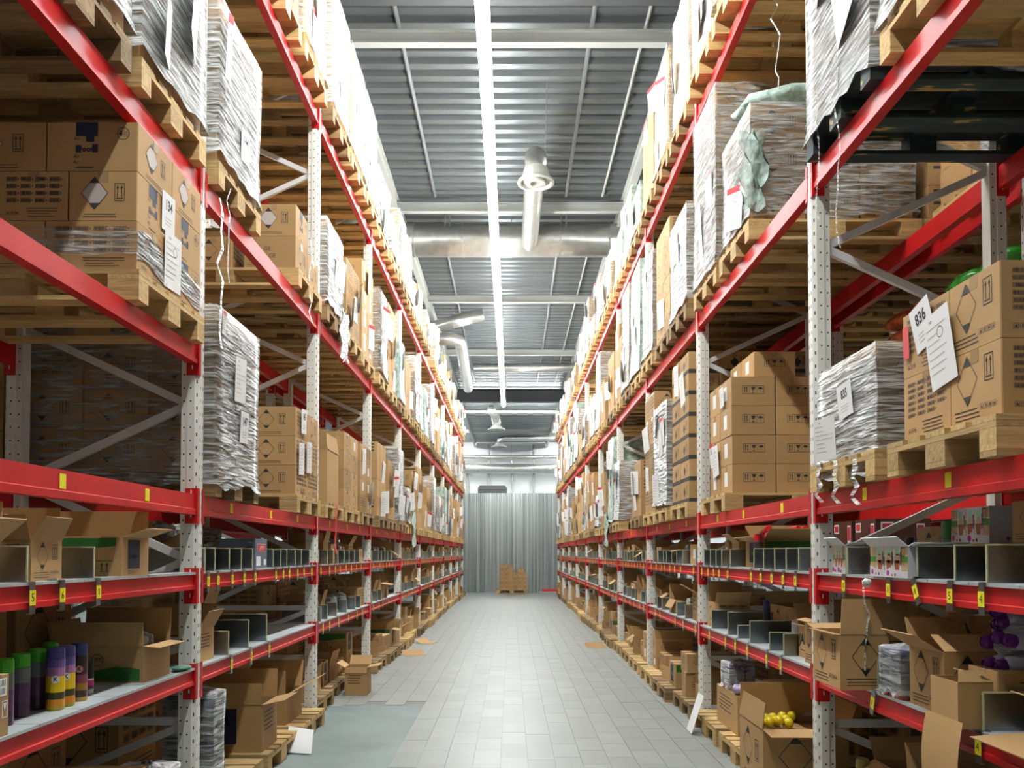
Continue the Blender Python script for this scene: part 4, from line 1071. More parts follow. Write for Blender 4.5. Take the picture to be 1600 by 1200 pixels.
# dividers
dset(L_, 0, Z_UP, (3.0, 3.2, 3.48), (.135, .01, .135), {0: '5', 1: '6'})
dset(L_, 1, Z_UP, (4.74, 4.90, 5.15, 5.38, 5.61, 6.10, 6.30, 6.47, 6.72, 6.92, 7.19), .14, {0: '1', 1: '2', 2: '3', 3: '4'})
dset(L_, 1, Z_LOW, (5.15, 5.54, 5.95), (.15, .19, .2))
dset(R_, 0, Z_UP, (4.13, 3.64, 3.42, 3.13, 2.92), (.14, .01, .14, .14, .14), {3: '5', 4: '4'}, {2: -25})
dset(R_, 0, Z_LOW, (3.8, 3.2, 2.955), (.15, .14, .14), {2: '4'}, {0: 15})
dset(R_, 1, Z_UP, (4.83, 5.05, 5.27, 5.5, 5.72, 6.34, 6.6, 6.78, 6.97, 7.2), .14)
dset(R_, 1, Z_LOW, (5.11, 5.39, 5.83, 6.14, 6.42, 6.94), (.14, .12, .16, .1, .18, .16))
for s in (-1, 1):
    for k in range(2, NB):
        rn = random.Random(s * 3 + k); p = post_y(s, k)
        nU, nL = (9, 6) if k < 6 else (7, 5)
        for z, n in ((Z_UP, nU), (Z_LOW, nL)):
            ys = [p + .15 + 2.5 * (i + rn.uniform(-.2, .2)) / n for i in range(n)]
            ys = [y for y in ys if rn.random() < .86]
            dset(s, k, z, ys, .14); shelf_fill(s, k, z, ys, k < 4)
        floor_fill(s, k, k < 4)

# ---- left first bay, upper shelf
open_carton('small open diamond box between tags five and six, flaps up', (PX(L_, .20), 3.19, ZU), .30, .21, .16, {'n': (20, .1), 'f': (-6, .13), 'r': (28, .1, .1), 'l': (5, .1)}, 'open_d')
open_carton('open box with raised flaps at the very front of the left upper shelf', (PX(L_, .18), 2.72, ZU), .32, .26, .15, {'n': (15, .12), 'f': (5, .14), 'r': (50, .12), 'l': (0, .1)}, 'none')
open_carton('open box with green print on the left upper shelf, first bay', (PX(L_, .26), 3.92, ZU), .44, .28, .185, {'f': (-4, .13), 'r': (72, .13, .1), 'l': (20, .12)}, 'green')
for q, (y, l, h, st, u) in enumerate(((2.5, .5, .25, 'barcode', .8), (3.1, .45, .3, 'lines', .8), (3.65, .5, .22, 'diamond', .82), (4.2, .42, .27, 'plain2', .85))):
    carton(f'shadowed carton at the back of the left upper shelf, first bay, {ORD[q]} in line', (PX(L_, u), y, ZU), .42, l, h, st, 0, 'cartons at the back of the shelves')
# ---- left first bay, lower shelf
carton('small carton with white label and white arrows at the front of the left lower shelf', (PX(L_, .10), 2.83, ZL), .18, .14, .215, 'wprint', 0)
GC = (.05, .33, .01)
for q, (x, yb, d) in enumerate(((10, 0, 3.05), (36, 0, 3.22), (62, 0, 3.38), (82, 0, 3.62))):
    can(f'spray can with bright green cap, {ORD[q]} from the camera on the left shelf', ((x - 799) * d / 1270, d, ZL), .034, .245, [(.3, (.06, .02, .05)), (.7, (.10, .035, .10)), (1, (.14, .15, .14))], GC, .22, None, 'green-capped cans')
can('tall yellow spray can with purple cap on the left shelf', (-1.875, 3.36, ZL), .035, .25, [(.08, (.35, .3, .02)), (.22, (.6, .22, .01)), (.36, (.05, .05, .02)), (.68, (.75, .5, .01)), (.85, (.35, .15, .3)), (1, (.12, .08, .3))], (.06, .05, .22), .18, None, None, ('K', (.8, .8, .8), .62, .5))
can('second yellow spray can close behind the tall yellow one', (-1.876, 3.44, ZL), .035, .25, [(.08, (.35, .3, .02)), (.22, (.6, .22, .01)), (.36, (.05, .05, .02)), (.68, (.75, .5, .01)), (.85, (.35, .15, .3)), (1, (.12, .08, .3))], (.06, .05, .22), .18, None, None, ('K', (.8, .8, .8), .62, .5))
can('dark brown and gold spray can with blue cap on the left shelf', (-1.885, 3.56, ZL), .034, .25, [(.1, (.35, .25, .05)), (.25, (.05, .03, .02)), (.4, (.3, .15, .02)), (.6, (.2, .04, .08)), (1, (.03, .015, .01))], (.03, .05, .16), .22, None, None, ('K', (.6, .3, .25), .72, .5))
for q, (x, d, h) in enumerate(((122, 3.62, .145), (140, 3.74, .15))):
    can(['short black can with pink print, nearer one', 'short black can with pink print, farther one'][q], ((x - 799) * d / 1270, d, ZL), .026, h, [(.2, (.45, .45, .47)), (.34, (.1, .02, .05)), (.56, (.5, .02, .18)), (.62, (.55, .55, .55)), (1, (.01, .01, .012))], (.01, .01, .012), .25, None, 'short black cans')
open_carton('large open box with green band on the left lower shelf, first bay', (PX(L_, .28), 4.2, ZL), .46, .31, .18, {'n': (4, .12), 'f': (6, .17), 'r': (95, .08), 'l': (10, .12)}, 'greenlow')
pack('grey film pack of cans standing in the large green-band box', (PX(L_, .18), 4.22, ZL + .006), 2, 2, .03, .2, [(1, (.5, .5, .52))], (.4, .4, .42))
crumple('green cloth glove lying on the left lower shelf by the upright', (PX(L_, .03), 4.46, ZL + .016), .045, .075, .014, 5, mat('green_cloth', (.10, .22, .17), .9), .3, 'glove', 'glove')
for q, (y, l, h, st, u) in enumerate(((3.0, .5, .42, 'lines', .82), (3.6, .5, .4, 'lines', .82), (4.2, .5, .44, 'mixed1', .84))):
    carton(f'shadowed carton at the back of the left lower shelf, first bay, {ORD[q]} in line', (PX(L_, u), y, ZL), .42, l, h, st, 0, 'cartons at the back of the shelves')
pack('shrink pack of clear bottles at the back of the left lower shelf', (PX(L_, .5), 3.28, ZL), 2, 3, .04, .3, [(.25, (.02, .08, .03)), (.6, (.3, .32, .32)), (1, (.1, .1, .11))], (.1, .12, .12))
# ---- left floor, first bay
for i in range(3): pallet(f'floor pallet under the left rack, first bay, {SLOT[i]}', (PX(L_, .5), slot_y(L_, 0, i), 0), 'old', True)
carton('barcode carton on the floor pallet, left rack first bay', (PX(L_, .34), 4.0, .144), .5, .36, .30, 'bars')
carton('carton with arrows at the front of the floor pallet, left rack first bay', (PX(L_, .36), 3.5, .144), .42, .36, .32, 'ge')
pack('bagged white cans on the floor pallet, left rack first bay', (PX(L_, .14), 4.285, .144), 3, 2, .045, .26, [(.7, (.5, .5, .5)), (1, (.2, .05, .06))], (.25, .06, .07), film=FILM)
carton('shadowed carton behind the bagged cans, left floor', (PX(L_, .87), 4.15, .144), .5, .5, .5, 'barcode')
# ---- left second bay, upper shelf
GREYBOX = [mat('slate_board', (.13, .16, .21), .5), INK, NAVY, GREEN, WHITE, REDP, TAPE, GREYP]
mb = MB(); w, l, h = .26, .27, .21; mb.box(-w / 2, w / 2, -l / 2, l / 2, 0, h)
F = Face(mb, (0, -l / 2, h / 2), (1, 0, 0), (0, 0, 1), w, h); F.text('0', w * .16, -h * .05, h * .62, 4, .008); F.o += Vector((0, -.0008, 0)); F.text('0', w * .16, -h * .05, h * .6, 5, .003); F.rect(w * .28, h * .2, w * .46, h * .24, 1); F.rect(w * .3, h * .34, w * .42, h * .38, 7)
F = Face(mb, (w / 2, 0, h / 2), (0, 1, 0), (0, 0, 1), l, h); F.rect(-l * .34, h * .06, l * .38, h * .32, 4); F.o += Vector((.0008, 0, 0)); F.rect(-l * .33, h * .07, l * .37, h * .31, 5); F.o += Vector((.0008, 0, 0)); F.text('JAMO', l * .02, h * .19, h * .2, 4); F.rect(-l * .45, -h * .42, -l * .1, -h * .1, 4); F.rect(l * .18, -h * .4, l * .4, -h * .2, 4)
tag(obj('slate_box', mb.mesh('slate_box', GREYBOX), None, (PX(L_, .16), 5.86, ZU)), 'slate grey product box with red zero and red panel', 'product box')
open_carton('torn open box with bottles on the left upper shelf, second bay', (PX(L_, .57), 5.2, ZU), .34, .3, .17, {'n': (35, .16, .3), 'r': (60, .12), 'l': (10, .1)}, 'none')
pack('film pack of bottles with white caps in the torn box', (PX(L_, .54), 5.25, ZU + .006), 3, 2, .035, .27, [(.5, (.3, .33, .33)), (.8, (.4, .42, .2)), (1, (.45, .47, .48))], (.75, .75, .75))
carton('diamond carton at the near end of the left upper shelf, second bay', (PX(L_, .58), 4.86, ZU), .3, .24, .3, 'diamond')
for i in range(5): pack(f'dark bottle pack at the back of the left upper shelf, second bay, {ORD[i]} in line', (PX(L_, .92), 5.2 + i * .42, ZU), 4, 3, .045, .3, [(.5, (.015, .03, .02)), (.7, (.1, .1, .1)), (1, (.02, .02, .02))], (.05, .05, .05), group='dark bottle packs')
for q, y in enumerate((6.2, 6.42, 6.66, 7.0)): carton(f'small carton behind the dividers, left upper shelf second bay, {ORD[q]} in line', (PX(L_, .52), y, ZU), .25, .18, .1, 'plain', 0, 'small cartons behind the dividers')
# ---- left second bay, lower shelf
open_carton('open text-printed box by the upright on the left lower shelf', (PX(L_, .24), 4.87, ZL), .38, .25, .2, {'r': (30, .12), 'f': (20, .14), 'l': (5, .1)}, 'lines')
open_carton('small open box with raised flap behind the dividers, left lower shelf', (PX(L_, .54), 5.82, ZL + .0), .3, .24, .27, {'r': (18, .14), 'f': (10, .12)}, 'ge')
for q in range(3): carton(f'long flat pale box at the back of the left lower shelf, {["bottom", "middle", "top"][q]} one', (PX(L_, .88), 6.1, ZL + q * .115), .36, 1.3, .112, 'lines', 0, 'flat pale boxes')
# ---- left second bay, floor
for i, pk in ((0, 'new'), (1, 'new'), (2, 'new')): pallet(f'light floor pallet under the left rack, second bay, {SLOT[i]}', (PX(L_, .5), slot_y(L_, 1, i), 0), pk, True)
pack('two-tier shrink pack of grey bottles by the upright on the floor', (PX(L_, .14), 4.93, .144), 3, 2, .047, .27, [(.1, (.05, .06, .1)), (.75, (.22, .24, .28)), (1, (.12, .13, .2))], (.06, .07, .14), .12, 2)
open_carton('large open box with navy print on the left floor pallet', (PX(L_, .22), 5.86, .144), .52, .36, .33, {'n': (4, .15), 'f': (4, .2), 'r': (78, .16), 'l': (8, .15)}, 'fresh')
open_carton('open box with long pale flap on the left floor pallet, second bay', (PX(L_, .27), 6.82, .144), .46, .5, .24, {'n': (3, .2), 'r': (62, .23), 'f': (15, .22), 'l': (10, .15)}, 'none')
carton('crumpled brown carton behind the pale-flap box', (PX(L_, .74), 7.0, .4), .4, .35, .3, 'none')
carton('shadowed carton under the crumpled one on the left floor pallet', (PX(L_, .78), 6.95, .144), .5, .6, .254, 'lines')
carton('shadowed carton behind the navy print box on the floor', (PX(L_, .78), 5.8, .144), .5, .6, .42, 'diamond')
carton('shadowed diamond carton behind the bottle pack on the floor', (PX(L_, .78), 5.05, .144), .5, .5, .5, 'diamond')
mb = MB(); mb.grid([[(-.04 + .21 * j / 4 + .03 * i / 6, .06 - .2 * i / 6 - .05 * j / 4, .012 + .155 * (1 - i / 6) ** .8 * (1 - .12 * j / 4)) for j in range(5)] for i in range(7)])
tag(obj('paper_sheet', mb.mesh('fallen_sheet', [WHITE], True), None, (PX(L_, -.06), 6.38, 0)), 'white sheet drooping from the floor pallet, left rack second bay', 'paper sheet')
# floor box standing out in the aisle
open_carton('small open box standing on the tiles by the third left upright', (-1.67, 8.9, 0), .24, .26, .3, {'n': (168, .06), 'r': (80, .13), 'l': (60, .1), 'f': (40, .12)}, 'plain2')
for q, (x, y, r) in enumerate(((-1.45, 12.2, .4), (-1.42, 13.9, 1.1), (1.38, 13.2, .2))):
    mb = MB(); mb.add([(-.16, -.12, .004), (.16, -.12, .004), (.16, .05, .008), (-.16, .05, .008), (.16, .16, .07), (-.16, .16, .07)], [(0, 1, 2, 3), (3, 2, 4, 5)])
    tag(obj('cardboard_flap', mb.mesh('cardboard_flap', [KRAFT]), None, (x, y, 0), (0, 0, r)), ['torn cardboard flap on the floor by the fourth left upright', 'smaller torn cardboard piece on the floor further back on the left', 'torn cardboard flap on the floor by the right racks'][q], 'cardboard')
mb = MB(); mb.grid([[(PX(L_, -.062) + .006 * math.sin(i), 7.9 + .03 * j + .02 * math.sin(i * 2), 2.02 - .5 * i / 7) for j in range(3)] for i in range(8)])
tag(obj('red_ribbon', mb.mesh('red_ribbon', [mat('red_plastic', (.7, .02, .02), .3)], True)), 'red plastic ribbon hanging over the beam of the left rack', 'ribbon')

# ---- right first bay, upper shelf
PRODM = [mat('product_board', (.62, .62, .64), .4), cm((.25, .03, .10)), cm((.08, .3, .02)), cm((.35, .10, .03)), cm((.55, .38, .2)), cm((.45, .01, .25)), cm((.02, .03, .08)), cm((.35, .62, .45)), INK]
def product_side(F):
    w, h = F.w, F.h
    F.rect(-w * .5, -h * .02, w * .5, h * .16, 2); F.rect(-w * .5, h * .2, w * .5, h * .46, 4); F.poly([(-w * .5, -h * .28), (w * .5, -h * .28), (w * .5, -h * .02), (-w * .5, -h * .02)], 4)
    n0 = F.o.copy()
    for q, x in enumerate((-.22, 0.02, .24)):
        F.o = n0 + F.du.cross(F.dv) * .0006
        F.rect(w * (x - .1), -h * .34, w * (x + .1), h * .47, 0); F.o = n0 + F.du.cross(F.dv) * .0012
        F.poly([(w * (x - .055), -h * .26), (w * (x + .045), -h * .26), (w * (x + .07), h * .04), (w * (x - .08), h * .04)], 3)
        F.disc(w * x, h * .10, w * .06, 4); F.rect(w * (x - .06), h * .2, w * (x + .06), h * .42, 7); F.rect(w * (x + .07), -h * .1, w * (x + .1), h * .3, 1)
    F.o = n0 + F.du.cross(F.dv) * .0018
    F.poly([(-w * .5, -h * .5), (w * .5, -h * .5), (w * .5, -h * .30), (w * .3, -h * .42), (w * .04, -h * .18), (-w * .1, -h * .42), (-w * .5, -h * .12)], 0); F.o = n0 + F.du.cross(F.dv) * .0024
    for x, v, r, m in ((-.43, -.34, .06, 5), (-.33, -.4, .03, 3), (-.25, -.4, .035, 1), (-.16, -.43, .025, 7), (0, -.36, .065, 5), (.11, -.42, .03, 3), (.19, -.41, .035, 1), (.28, -.44, .02, 7)): F.disc(w * x, h * v, h * r * 1.5, m, 7)
    F.frame(w * .34, h * .16, w * .44, h * .44, .003, 8)
def product_box(label, loc, w, l, h, lid=True):
    t = thing('product_box', label, 'product box', loc); mb = MB(); mb.box(-w / 2, w / 2, -l / 2, l / 2, 0, h)
    for o, du, ww in (((-w / 2, 0, h / 2), (0, -1, 0), l), ((w / 2, 0, h / 2), (0, 1, 0), l)): product_side(Face(mb, o, du, (0, 0, 1), ww, h))
    F = Face(mb, (0, -l / 2, h / 2), (1, 0, 0), (0, 0, 1), w, h); F.disc(w * .05, h * .12, h * .22, 2); F.o += Vector((0, -.0006, 0)); F.disc(w * .05, h * .12, h * .13, 0); F.disc(-w * .2, -h * .38, h * .05, 5)
    obj('body', mb.mesh('product_box_body', PRODM), t)
    if lid:
        fb = MB(); flap_box(fb, 'l', w, l, h, 50, .06); obj('lid_flap', fb.mesh('lid_flap', PRODM), t)
        fb = MB(); flap_box(fb, 'n', w, l, h, 75, .05); obj('lid_flap', fb.mesh('lid_flap', PRODM), t)
product_box('white product box with dessert pictures on the right upper shelf edge', (PX(R_, .11), 3.63, ZU), .24, .36, .14)
product_box('second white product box with dessert pictures by the upright', (PX(R_, .12), 4.25, ZU), .2, .16, .15)
product_box('dessert picture box standing on the back cartons, right upper shelf', (PX(R_, .48), 3.62, ZU + .15), .26, .3, .16, False)
carton('carton below the back dessert picture box', (PX(R_, .5), 3.62, ZU), .34, .4, .149, 'lines')
carton('diamond carton raised at the back of the right upper shelf, first bay', (PX(R_, .46), 3.08, ZU + .15), .34, .28, .16, 'open_d')
carton('carton below the raised diamond carton, right upper shelf', (PX(R_, .5), 3.08, ZU), .36, .4, .149, 'lines')
carton('brown carton at the back of the right upper shelf near the upright', (PX(R_, .62), 4.05, ZU), .42, .34, .24, 'ge')
carton('barcode carton behind the upright, right upper shelf', (PX(R_, .85), 4.3, ZU), .3, .3, .28, 'barcode')
can('large can with wide green cap at the back of the right upper shelf', (PX(R_, .40), 3.86, ZU), .042, .26, [(.3, (.1, .12, .14)), (.7, (.2, .24, .26)), (1, (.12, .14, .15))], (.03, .22, .04), .35)
for q, y in enumerate((4.36, 4.26)): can(['dark teal bottle behind the upright, farther one', 'dark teal bottle behind the upright, nearer one'][q], (PX(R_, .45), y, ZU), .03, .19, [(.5, (.01, .06, .06)), (1, (.02, .03, .04))], (.02, .03, .035), .25, None, 'dark teal bottles')
carton('tall brown box at the front end of the right upper shelf', (PX(R_, .42), 2.62, ZU), .5, .24, .3, 'none')
ribbon('twisted film cord hanging from the right upper shelf', wig(PX(R_, -.03), 3.82, 1.4, .98, .012, 9, 8), .012, FILM)
crumple('white film knot on the beam of the right upper shelf', (PX(R_, -.02), 3.83, 1.39), .02, .03, .02, 9, WFILM, .5)
# ---- right first bay, lower shelf
open_carton('diamond box with raised flap overhanging the right lower shelf by the upright', (PX(R_, .02), 4.0, ZL), .34, .34, .26, {'n': (-14, .17, .15), 'f': (80, .1), 'l': (88, .03), 'r': (30, .1)}, 'open_d')
pack('shrink pack of white and blue spray cans on the right lower shelf', (PX(R_, .10), 3.65, ZL), 3, 3, .033, .21, [(.12, (.4, .06, .04)), (.7, (.5, .52, .56)), (1, (.45, .47, .52))], (.05, .05, .2), .25, 1, FILM_C)
open_carton('open diamond box beside the can pack on the right lower shelf', (PX(R_, .15), 3.37, ZL), .26, .28, .25, {'l': (60, .14), 'n': (-62, .12), 'f': (20, .12), 'r': (40, .12)}, 'open_d')
open_carton('torn open carton with a long flap hanging over the beam', (PX(R_, .0), 3.075, ZL), .13, .19, .17, {'n': (-40, .05, .3), 'r': (-60, .05)}, 'none')
mb = MB(); mb.grid([[(-.022 - .01 * math.sin(3 * i / 5) - .012 * i / 5, -.13 + .26 * j / 4 + .012 * i / 5, -.24 * i / 5) for j in range(5)] for i in range(6)])
tag(obj('cardboard_flap', mb.mesh('hanging_flap', [KRAFT], True), None, (PX(R_, -.045), 3.075, ZL + .03)), 'long torn cardboard flap hanging over the right lower beam', 'cardboard')
open_carton('crushed open box at the front end of the right lower shelf', (PX(R_, .30), 2.64, ZL), .40, .3, .15, {'l': (75, .12, .3), 'f': (15, .1)}, 'none')
mb = MB(); mb.box(-.01, .01, -.16, .16, 0, .003); mb.grid([[(-.06 + .0 * j, -.16 + .32 * j / 3, .0 - .09 * i) for j in range(4)] for i in range(2)])
tag(obj('cardboard_flap', MB().box(-.10, .10, -.16, .16, 0, .004).mesh('flat_flap', [KRAFT]), None, (PX(R_, .02), 2.72, ZL + .001), (0, R(-4), 0)), 'flat cardboard piece lying on the front of the right lower shelf', 'cardboard')
carton('diamond carton at the back of the right lower shelf, first bay', (PX(R_, .62), 3.72, ZL), .42, .42, .36, 'mixed1')
carton('barcode carton at the back of the right lower shelf by the upright', (PX(R_, .85), 4.2, ZL), .4, .4, .36, 'barcode')
carton('brown carton at the back of the right lower shelf under the purple bag', (PX(R_, .34), 3.075, ZL), .52, .19, .21, 'lines')
carton('tall brown carton beside the purple bottle bag, right lower shelf', (PX(R_, .74), 2.66, ZL), .4, .24, .40, 'none')
t = thing('bottle_bag', 'clear bag of purple-capped bottles on the right lower shelf', 'bottle bag', (PX(R_, .19), 3.075, ZL + .212))
rn = random.Random(4)
for q in range(8):
    a, b = (q % 2) * .07 - .035, (q // 2) * .052
    bo = obj('bottle', cached('pbottle', lambda: MB().lathe([(.028, 0), (.03, .02), (.03, .12), (.02, .14)], 12).mesh('bottle', [cm((.42, .4, .5))], True)), t, (.10 + rn.uniform(-.01, .01), a, .035 + b), (0, R(-90 + rn.uniform(-12, 12)), rn.uniform(-.3, .3)))
    obj('cap', cached('pcap', lambda: MB().lathe([(.026, .135), (.026, .16), (.02, .172), (.02, .164), (.01, .164), (.008, .172)], 12).mesh('cap', [cm((.10, .01, .16))])), bo)
o = crumple('x', (0, 0, 0), .12, .085, .125, 6, FILM_C, .25); o.name = 'bag_film'; o.parent = t; o.location = (.06, 0, .115)
for kk in ('label', 'category'): del o[kk]
# ---- right first bay, floor
for i in (0, 1, 2): pallet(f'floor pallet under the right rack, first bay, {SLOT[i]}', (PX(R_, .5), slot_y(R_, 0, i), 0), 'old', True)
open_carton('open box with dark cans lying in it on the right floor pallet', (PX(R_, .28), 3.35, .144), .5, .42, .42, {'l': (140, .12), 'n': (20, .14), 'f': (10, .14)}, 'lines')
for q in range(3):
    o = can(f'dark grey spray can lying in the floor box, {["upper", "middle", "lower"][q]} one', (PX(R_, .14 + .06 * q), 3.50 - .10 * q, .535 + .0 * q), .032, .26, [(.3, (.05, .05, .06)), (.7, (.14, .12, .13)), (1, (.03, .03, .04))], (.03, .04, .07), .2, None, 'dark cans in the floor box')
    o.rotation_euler = (R(8), R(84), R(-22 + 8 * q))
open_carton('small box with white label on the right floor pallet behind the upright', (PX(R_, .42), 4.12, .144), .4, .4, .3, {'n': (35, .12), 'f': (30, .12), 'l': (120, .1)}, 'plain')
carton('carton below the leaning board on the right floor pallet', (PX(R_, .88), 3.9, .144), .42, .5, .48, 'lines')
can('white bottle beside the labelled floor box', (PX(R_, .16), 4.32, .144), .035, .3, [(.7, (.5, .5, .5)), (1, (.3, .3, .32))], (.3, .25, .05), .3)
# ---- right second bay, upper shelf
open_carton('open box full of red spray cans on the right upper shelf', (PX(R_, .34), 6.03, ZU), .46, .44, .2, {'n': (60, .16), 'f': (10, .12), 'l': (75, .1), 'r': (12, .14)}, 'green')
rn = random.Random(2)
for q in range(9):
    o = can(f'red-capped can lying in the open box, {ORD[q]} of the heap', (PX(R_, .20 + .12 * (q % 3)), 6.05 + .03 * (q // 3), ZU + .14 + .055 * (q // 3)), .03, .2, [(1, (.25, .04, .04))], (.6, .015, .015), .35, None, 'red-capped cans in the box'); o.rotation_euler = (R(80), R(rn.uniform(-10, 10)), R(rn.uniform(-25, 25)))
can('single dark spray can with red cap at the edge of the right upper shelf', (PX(R_, .06), 5.77, ZU), .033, .24, [(.12, (.3, .02, .02)), (.3, (.03, .03, .06)), (.6, (.35, .25, .2)), (1, (.05, .03, .03))], (.6, .015, .015), .22)
BRN = [mat('dark_brown_board', (.09, .03, .02), .45), INK, NAVY, GREEN, WHITE, REDP, TAPE, GREYP]
for q, y in enumerate((5.15, 5.5)):
    mb = MB(); mb.box(-.17, .17, -.15, .15, 0, .26)
    for F in (Face(mb, (0, -.15, .13), (1, 0, 0), (0, 0, 1), .34, .26), Face(mb, (-.17, 0, .13), (0, -1, 0), (0, 0, 1), .3, .26)):
        F.rect(.08, -.1, .13, .1, 4); F.rect(-.14, .05, -.06, .11, 4); F.o += F.du.cross(F.dv) * .0008; F.rect(.085, .0, .125, .09, 5); F.rect(-.13, .06, -.07, .1, 5)
    tag(obj('brown_box', mb.mesh('brown_box', BRN), None, (PX(R_, .72), y, ZU + .06)), ['dark brown printed box at the back of the right upper shelf, nearer one', 'dark brown printed box at the back of the right upper shelf, farther one'][q], 'product box')
    carton(f'flat carton below the {["nearer", "farther"][q]} dark brown box', (PX(R_, .72), y, ZU), .36, .32, .06, 'none')
carton('tall carton at the back of the right upper shelf by the second upright', (PX(R_, .7), 6.9, ZU), .5, .4, .34, 'orbe')
carton('small window-printed carton on the right upper shelf, second bay', (PX(R_, .25), 6.875, ZU), .24, .13, .2, 'fragile')
open_carton('white flapped open box on the right upper shelf, second bay', (PX(R_, .24), 6.47, ZU), .3, .2, .2, {'l': (55, .1), 'n': (70, .08), 'f': (20, .1)}, 'none')
# ---- right second bay, lower shelf
open_carton('open box lettered JANTI on the right lower shelf', (PX(R_, .26), 4.96, ZL), .32, .25, .2, {'f': (40, .16), 'r': (-8, .16), 'l': (80, .04)}, 'janti')
open_carton('narrow diamond box behind the upright on the right lower shelf', (PX(R_, .16), 4.72, ZL), .24, .2, .26, {'l': (100, .05)}, 'open_d')
can('white-capped green bottle on the right lower shelf', (PX(R_, .17), 5.32, ZL), .034, .2, [(.5, (.02, .15, .06)), (.7, (.03, .3, .1)), (1, (.6, .62, .6))], (.72, .72, .72), .3)
can('slim dark spray can standing on the right lower shelf', (PX(R_, .15), 5.88, ZL), .026, .30, [(.2, (.02, .02, .03)), (.6, (.06, .06, .1)), (1, (.02, .02, .04))], (.04, .03, .12), .2)
open_carton('wide open box at the back of the right lower shelf, second bay', (PX(R_, .62), 6.2, ZL), .5, .8, .24, {'n': (40, .1), 'f': (20, .1)}, 'ge')
open_carton('barcode open box by the second upright on the right lower shelf', (PX(R_, .2), 7.09, ZL), .3, .24, .22, {'n': (25, .1), 'f': (-5, .16), 'r': (60, .1)}, 'barcode')
for q, y in enumerate((4.9, 5.5)): carton(f'shadowed carton at the back of the right lower shelf, second bay, {["nearer", "farther"][q]} one', (PX(R_, .84), y, ZL), .42, .5, .36, 'lines', 0, 'cartons at the back of the shelves')
# ---- right second bay, floor
for i in (0, 1, 2): pallet(f'light floor pallet under the right rack, second bay, {SLOT[i]}', (PX(R_, .52), slot_y(R_, 1, i), 0), 'new', True)
carton('carton with text on the far floor pallet, right rack second bay', (PX(R_, .2), 6.5, .144), .36, .62, .3, 'lines')
pack('film pack of purple bottles on the text carton', (PX(R_, .12), 6.55, .444), 3, 4, .03, .2, [(.4, (.35, .33, .36)), (.8, (.42, .4, .44)), (1, (.3, .2, .35))], (.12, .02, .2), .2, 1, FILM_C)
crumple('small clear bag with purple caps lying on the text carton', (PX(R_, .06), 6.26, .485), .055, .06, .035, 11, mat('lilac_bag', (.35, .28, .42), .25), .7, 'bag', 'plastic bag')
carton('barcode carton stacked on the middle floor pallet, right rack second bay', (PX(R_, .36), 5.72, .364), .5, .3, .26, 'bars')
for q, (y, l) in enumerate(((5.78, .32), (5.44, .32))): carton(['labelled carton at the aisle side of the middle floor pallet, farther one', 'labelled carton at the aisle side of the middle floor pallet, nearer one'][q], (PX(R_, .2), y, .144), .42, l, .22, 'lines')
tag(obj('paper_sheet', paper_mesh(R_, .2, .28, None, 1, True), None, (PX(R_, -.02), 5.62, .25), (R(-4), R(-3), 0)), 'red-headed sheet on the floor pallet cartons, right rack', 'paper sheet')
crumple('bag of pink and green cosmetics on the floor cartons', (PX(R_, .26), 5.36, .46), .18, .13, .09, 12, FILM, .35, 'cosmetics_bag', 'plastic bag')
for q, c in enumerate(((.5, .02, .2), (.06, .2, .03), (.2, .05, .12), (.4, .4, .4), (.5, .02, .22))):
    o = can(f'{["pink", "green", "plum", "grey", "bright pink"][q]} tube in the cosmetics bag', (PX(R_, .16 + .05 * q), 5.34 + .02 * (q % 2), .40 + .03 * (q % 2)), .022, .16, [(1, c)], (.6, .6, .6), .15); o.rotation_euler = (R(80), 0, R(30 * q))
open_carton('large open diamond box with yellow balls on the floor pallet', (PX(R_, .02), 5.0, .144), .5, .48, .36, {'l': (-8, .15), 'n': (100, .12, .05), 'f': (-5, .2), 'r': (20, .15)}, 'mixed1')
yb = MB().lathe([(.004, -.03), (.018, -.026), (.028, -.012), (.03, 0), (.028, .012), (.018, .026), (.004, .03)], 12).mesh('yellow_ball', [cm((.75, .55, .01))], True)
rn = random.Random(8)
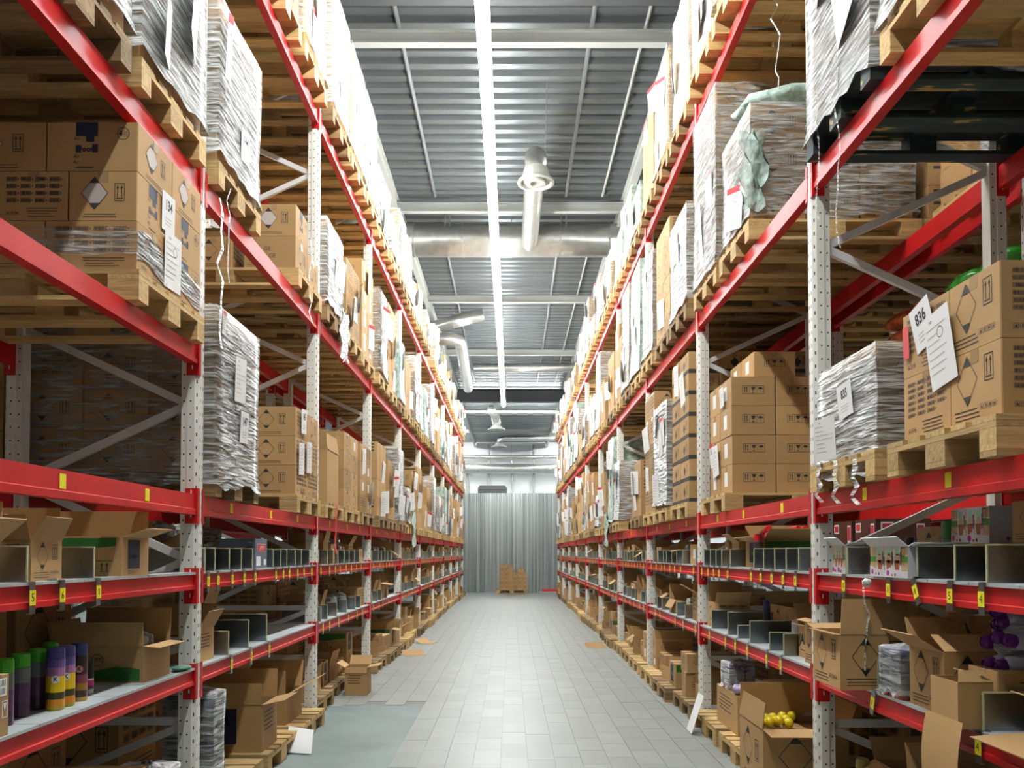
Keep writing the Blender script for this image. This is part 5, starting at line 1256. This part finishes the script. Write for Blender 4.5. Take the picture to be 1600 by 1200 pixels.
for q in range(14):
    tag(obj('yellow_ball', yb, None, (PX(R_, -.17 + .06 * (q % 4) + (.2 if q > 11 else 0)), 5.02 + .06 * (q // 4), .487 + .008 * (q % 3))), 'small yellow ball in the large open floor box', 'ball', 'yellow balls in the floor box')
carton('filler carton under the yellow balls', (PX(R_, .02), 5.0, .15), .46, .44, .30, 'none')
carton('shadowed barcode carton behind the yellow ball box', (PX(R_, .78), 5.0, .144), .45, .6, .5, 'bars')
carton('shadowed carton behind the barcode carton on the floor pallet', (PX(R_, .86), 5.9, .144), .42, .6, .45, 'diamond')
mb = MB(); mb.grid([[(-.02 - .10 * i / 5, -.10 + .2 * j / 3 + .02 * i / 5, .33 - .32 * i / 5) for j in range(4)] for i in range(6)])
tag(obj('paper_sheet', mb.mesh('leaning_sheet', [WHITE], True), None, (PX(R_, -.06), 6.95, 0)), 'white sheet leaning against the floor pallet, right rack', 'paper sheet')

# ---- goods in front of the partition
pallet('wooden pallet in front of the corrugated partition', (.02, 31.0, 0), 'new', True, 0)
CL = 'goods on the pallet at the partition'
for c in range(2):
    for r in range(5): carton(f'white-labelled carton, left pair of columns, {ORD[c]} column, {ORD[r]} row from the pallet', (-.36 + c * .175, 30.85, .144 + r * .165), .17, .4, .163, 'fragile', 0, CL)
for r in range(3): carton(f'plain carton in the tall middle column at the partition, {ORD[r]} from the pallet', (-.016, 30.85, .144 + r * .31), .16, .4, .308, 'none', 0, CL)
for c in range(3):
    for r in range(4): carton(f'white-labelled carton, right three columns, {ORD[c]} column, {ORD[r]} row from the pallet', (.155 + c * .175, 30.85, .144 + r * .165), .17, .4, .163, 'fragile', 0, CL)
carton('loose carton on top of the left columns at the partition', (-.28, 30.85, .144 + 5 * .165), .26, .35, .13, 'none', 0, CL)
carton('loose carton on top of the right columns at the partition', (.36, 30.85, .144 + 4 * .165), .22, .35, .12, 'none', 0, CL)
tag(obj('flat_board', MB().box(-.4, .4, -.3, .3, 0, .06).mesh('flat_board', [PURL]), None, (1.45, 31.2, 0)), 'pale flat board lying by the partition', 'board')
tag(obj('flat_board', MB().box(-.3, .32, -.25, .25, 0, .08).mesh('flat_board', [REDP]), None, (1.5, 31.22, .061)), 'red flat board lying on the pale one', 'board')
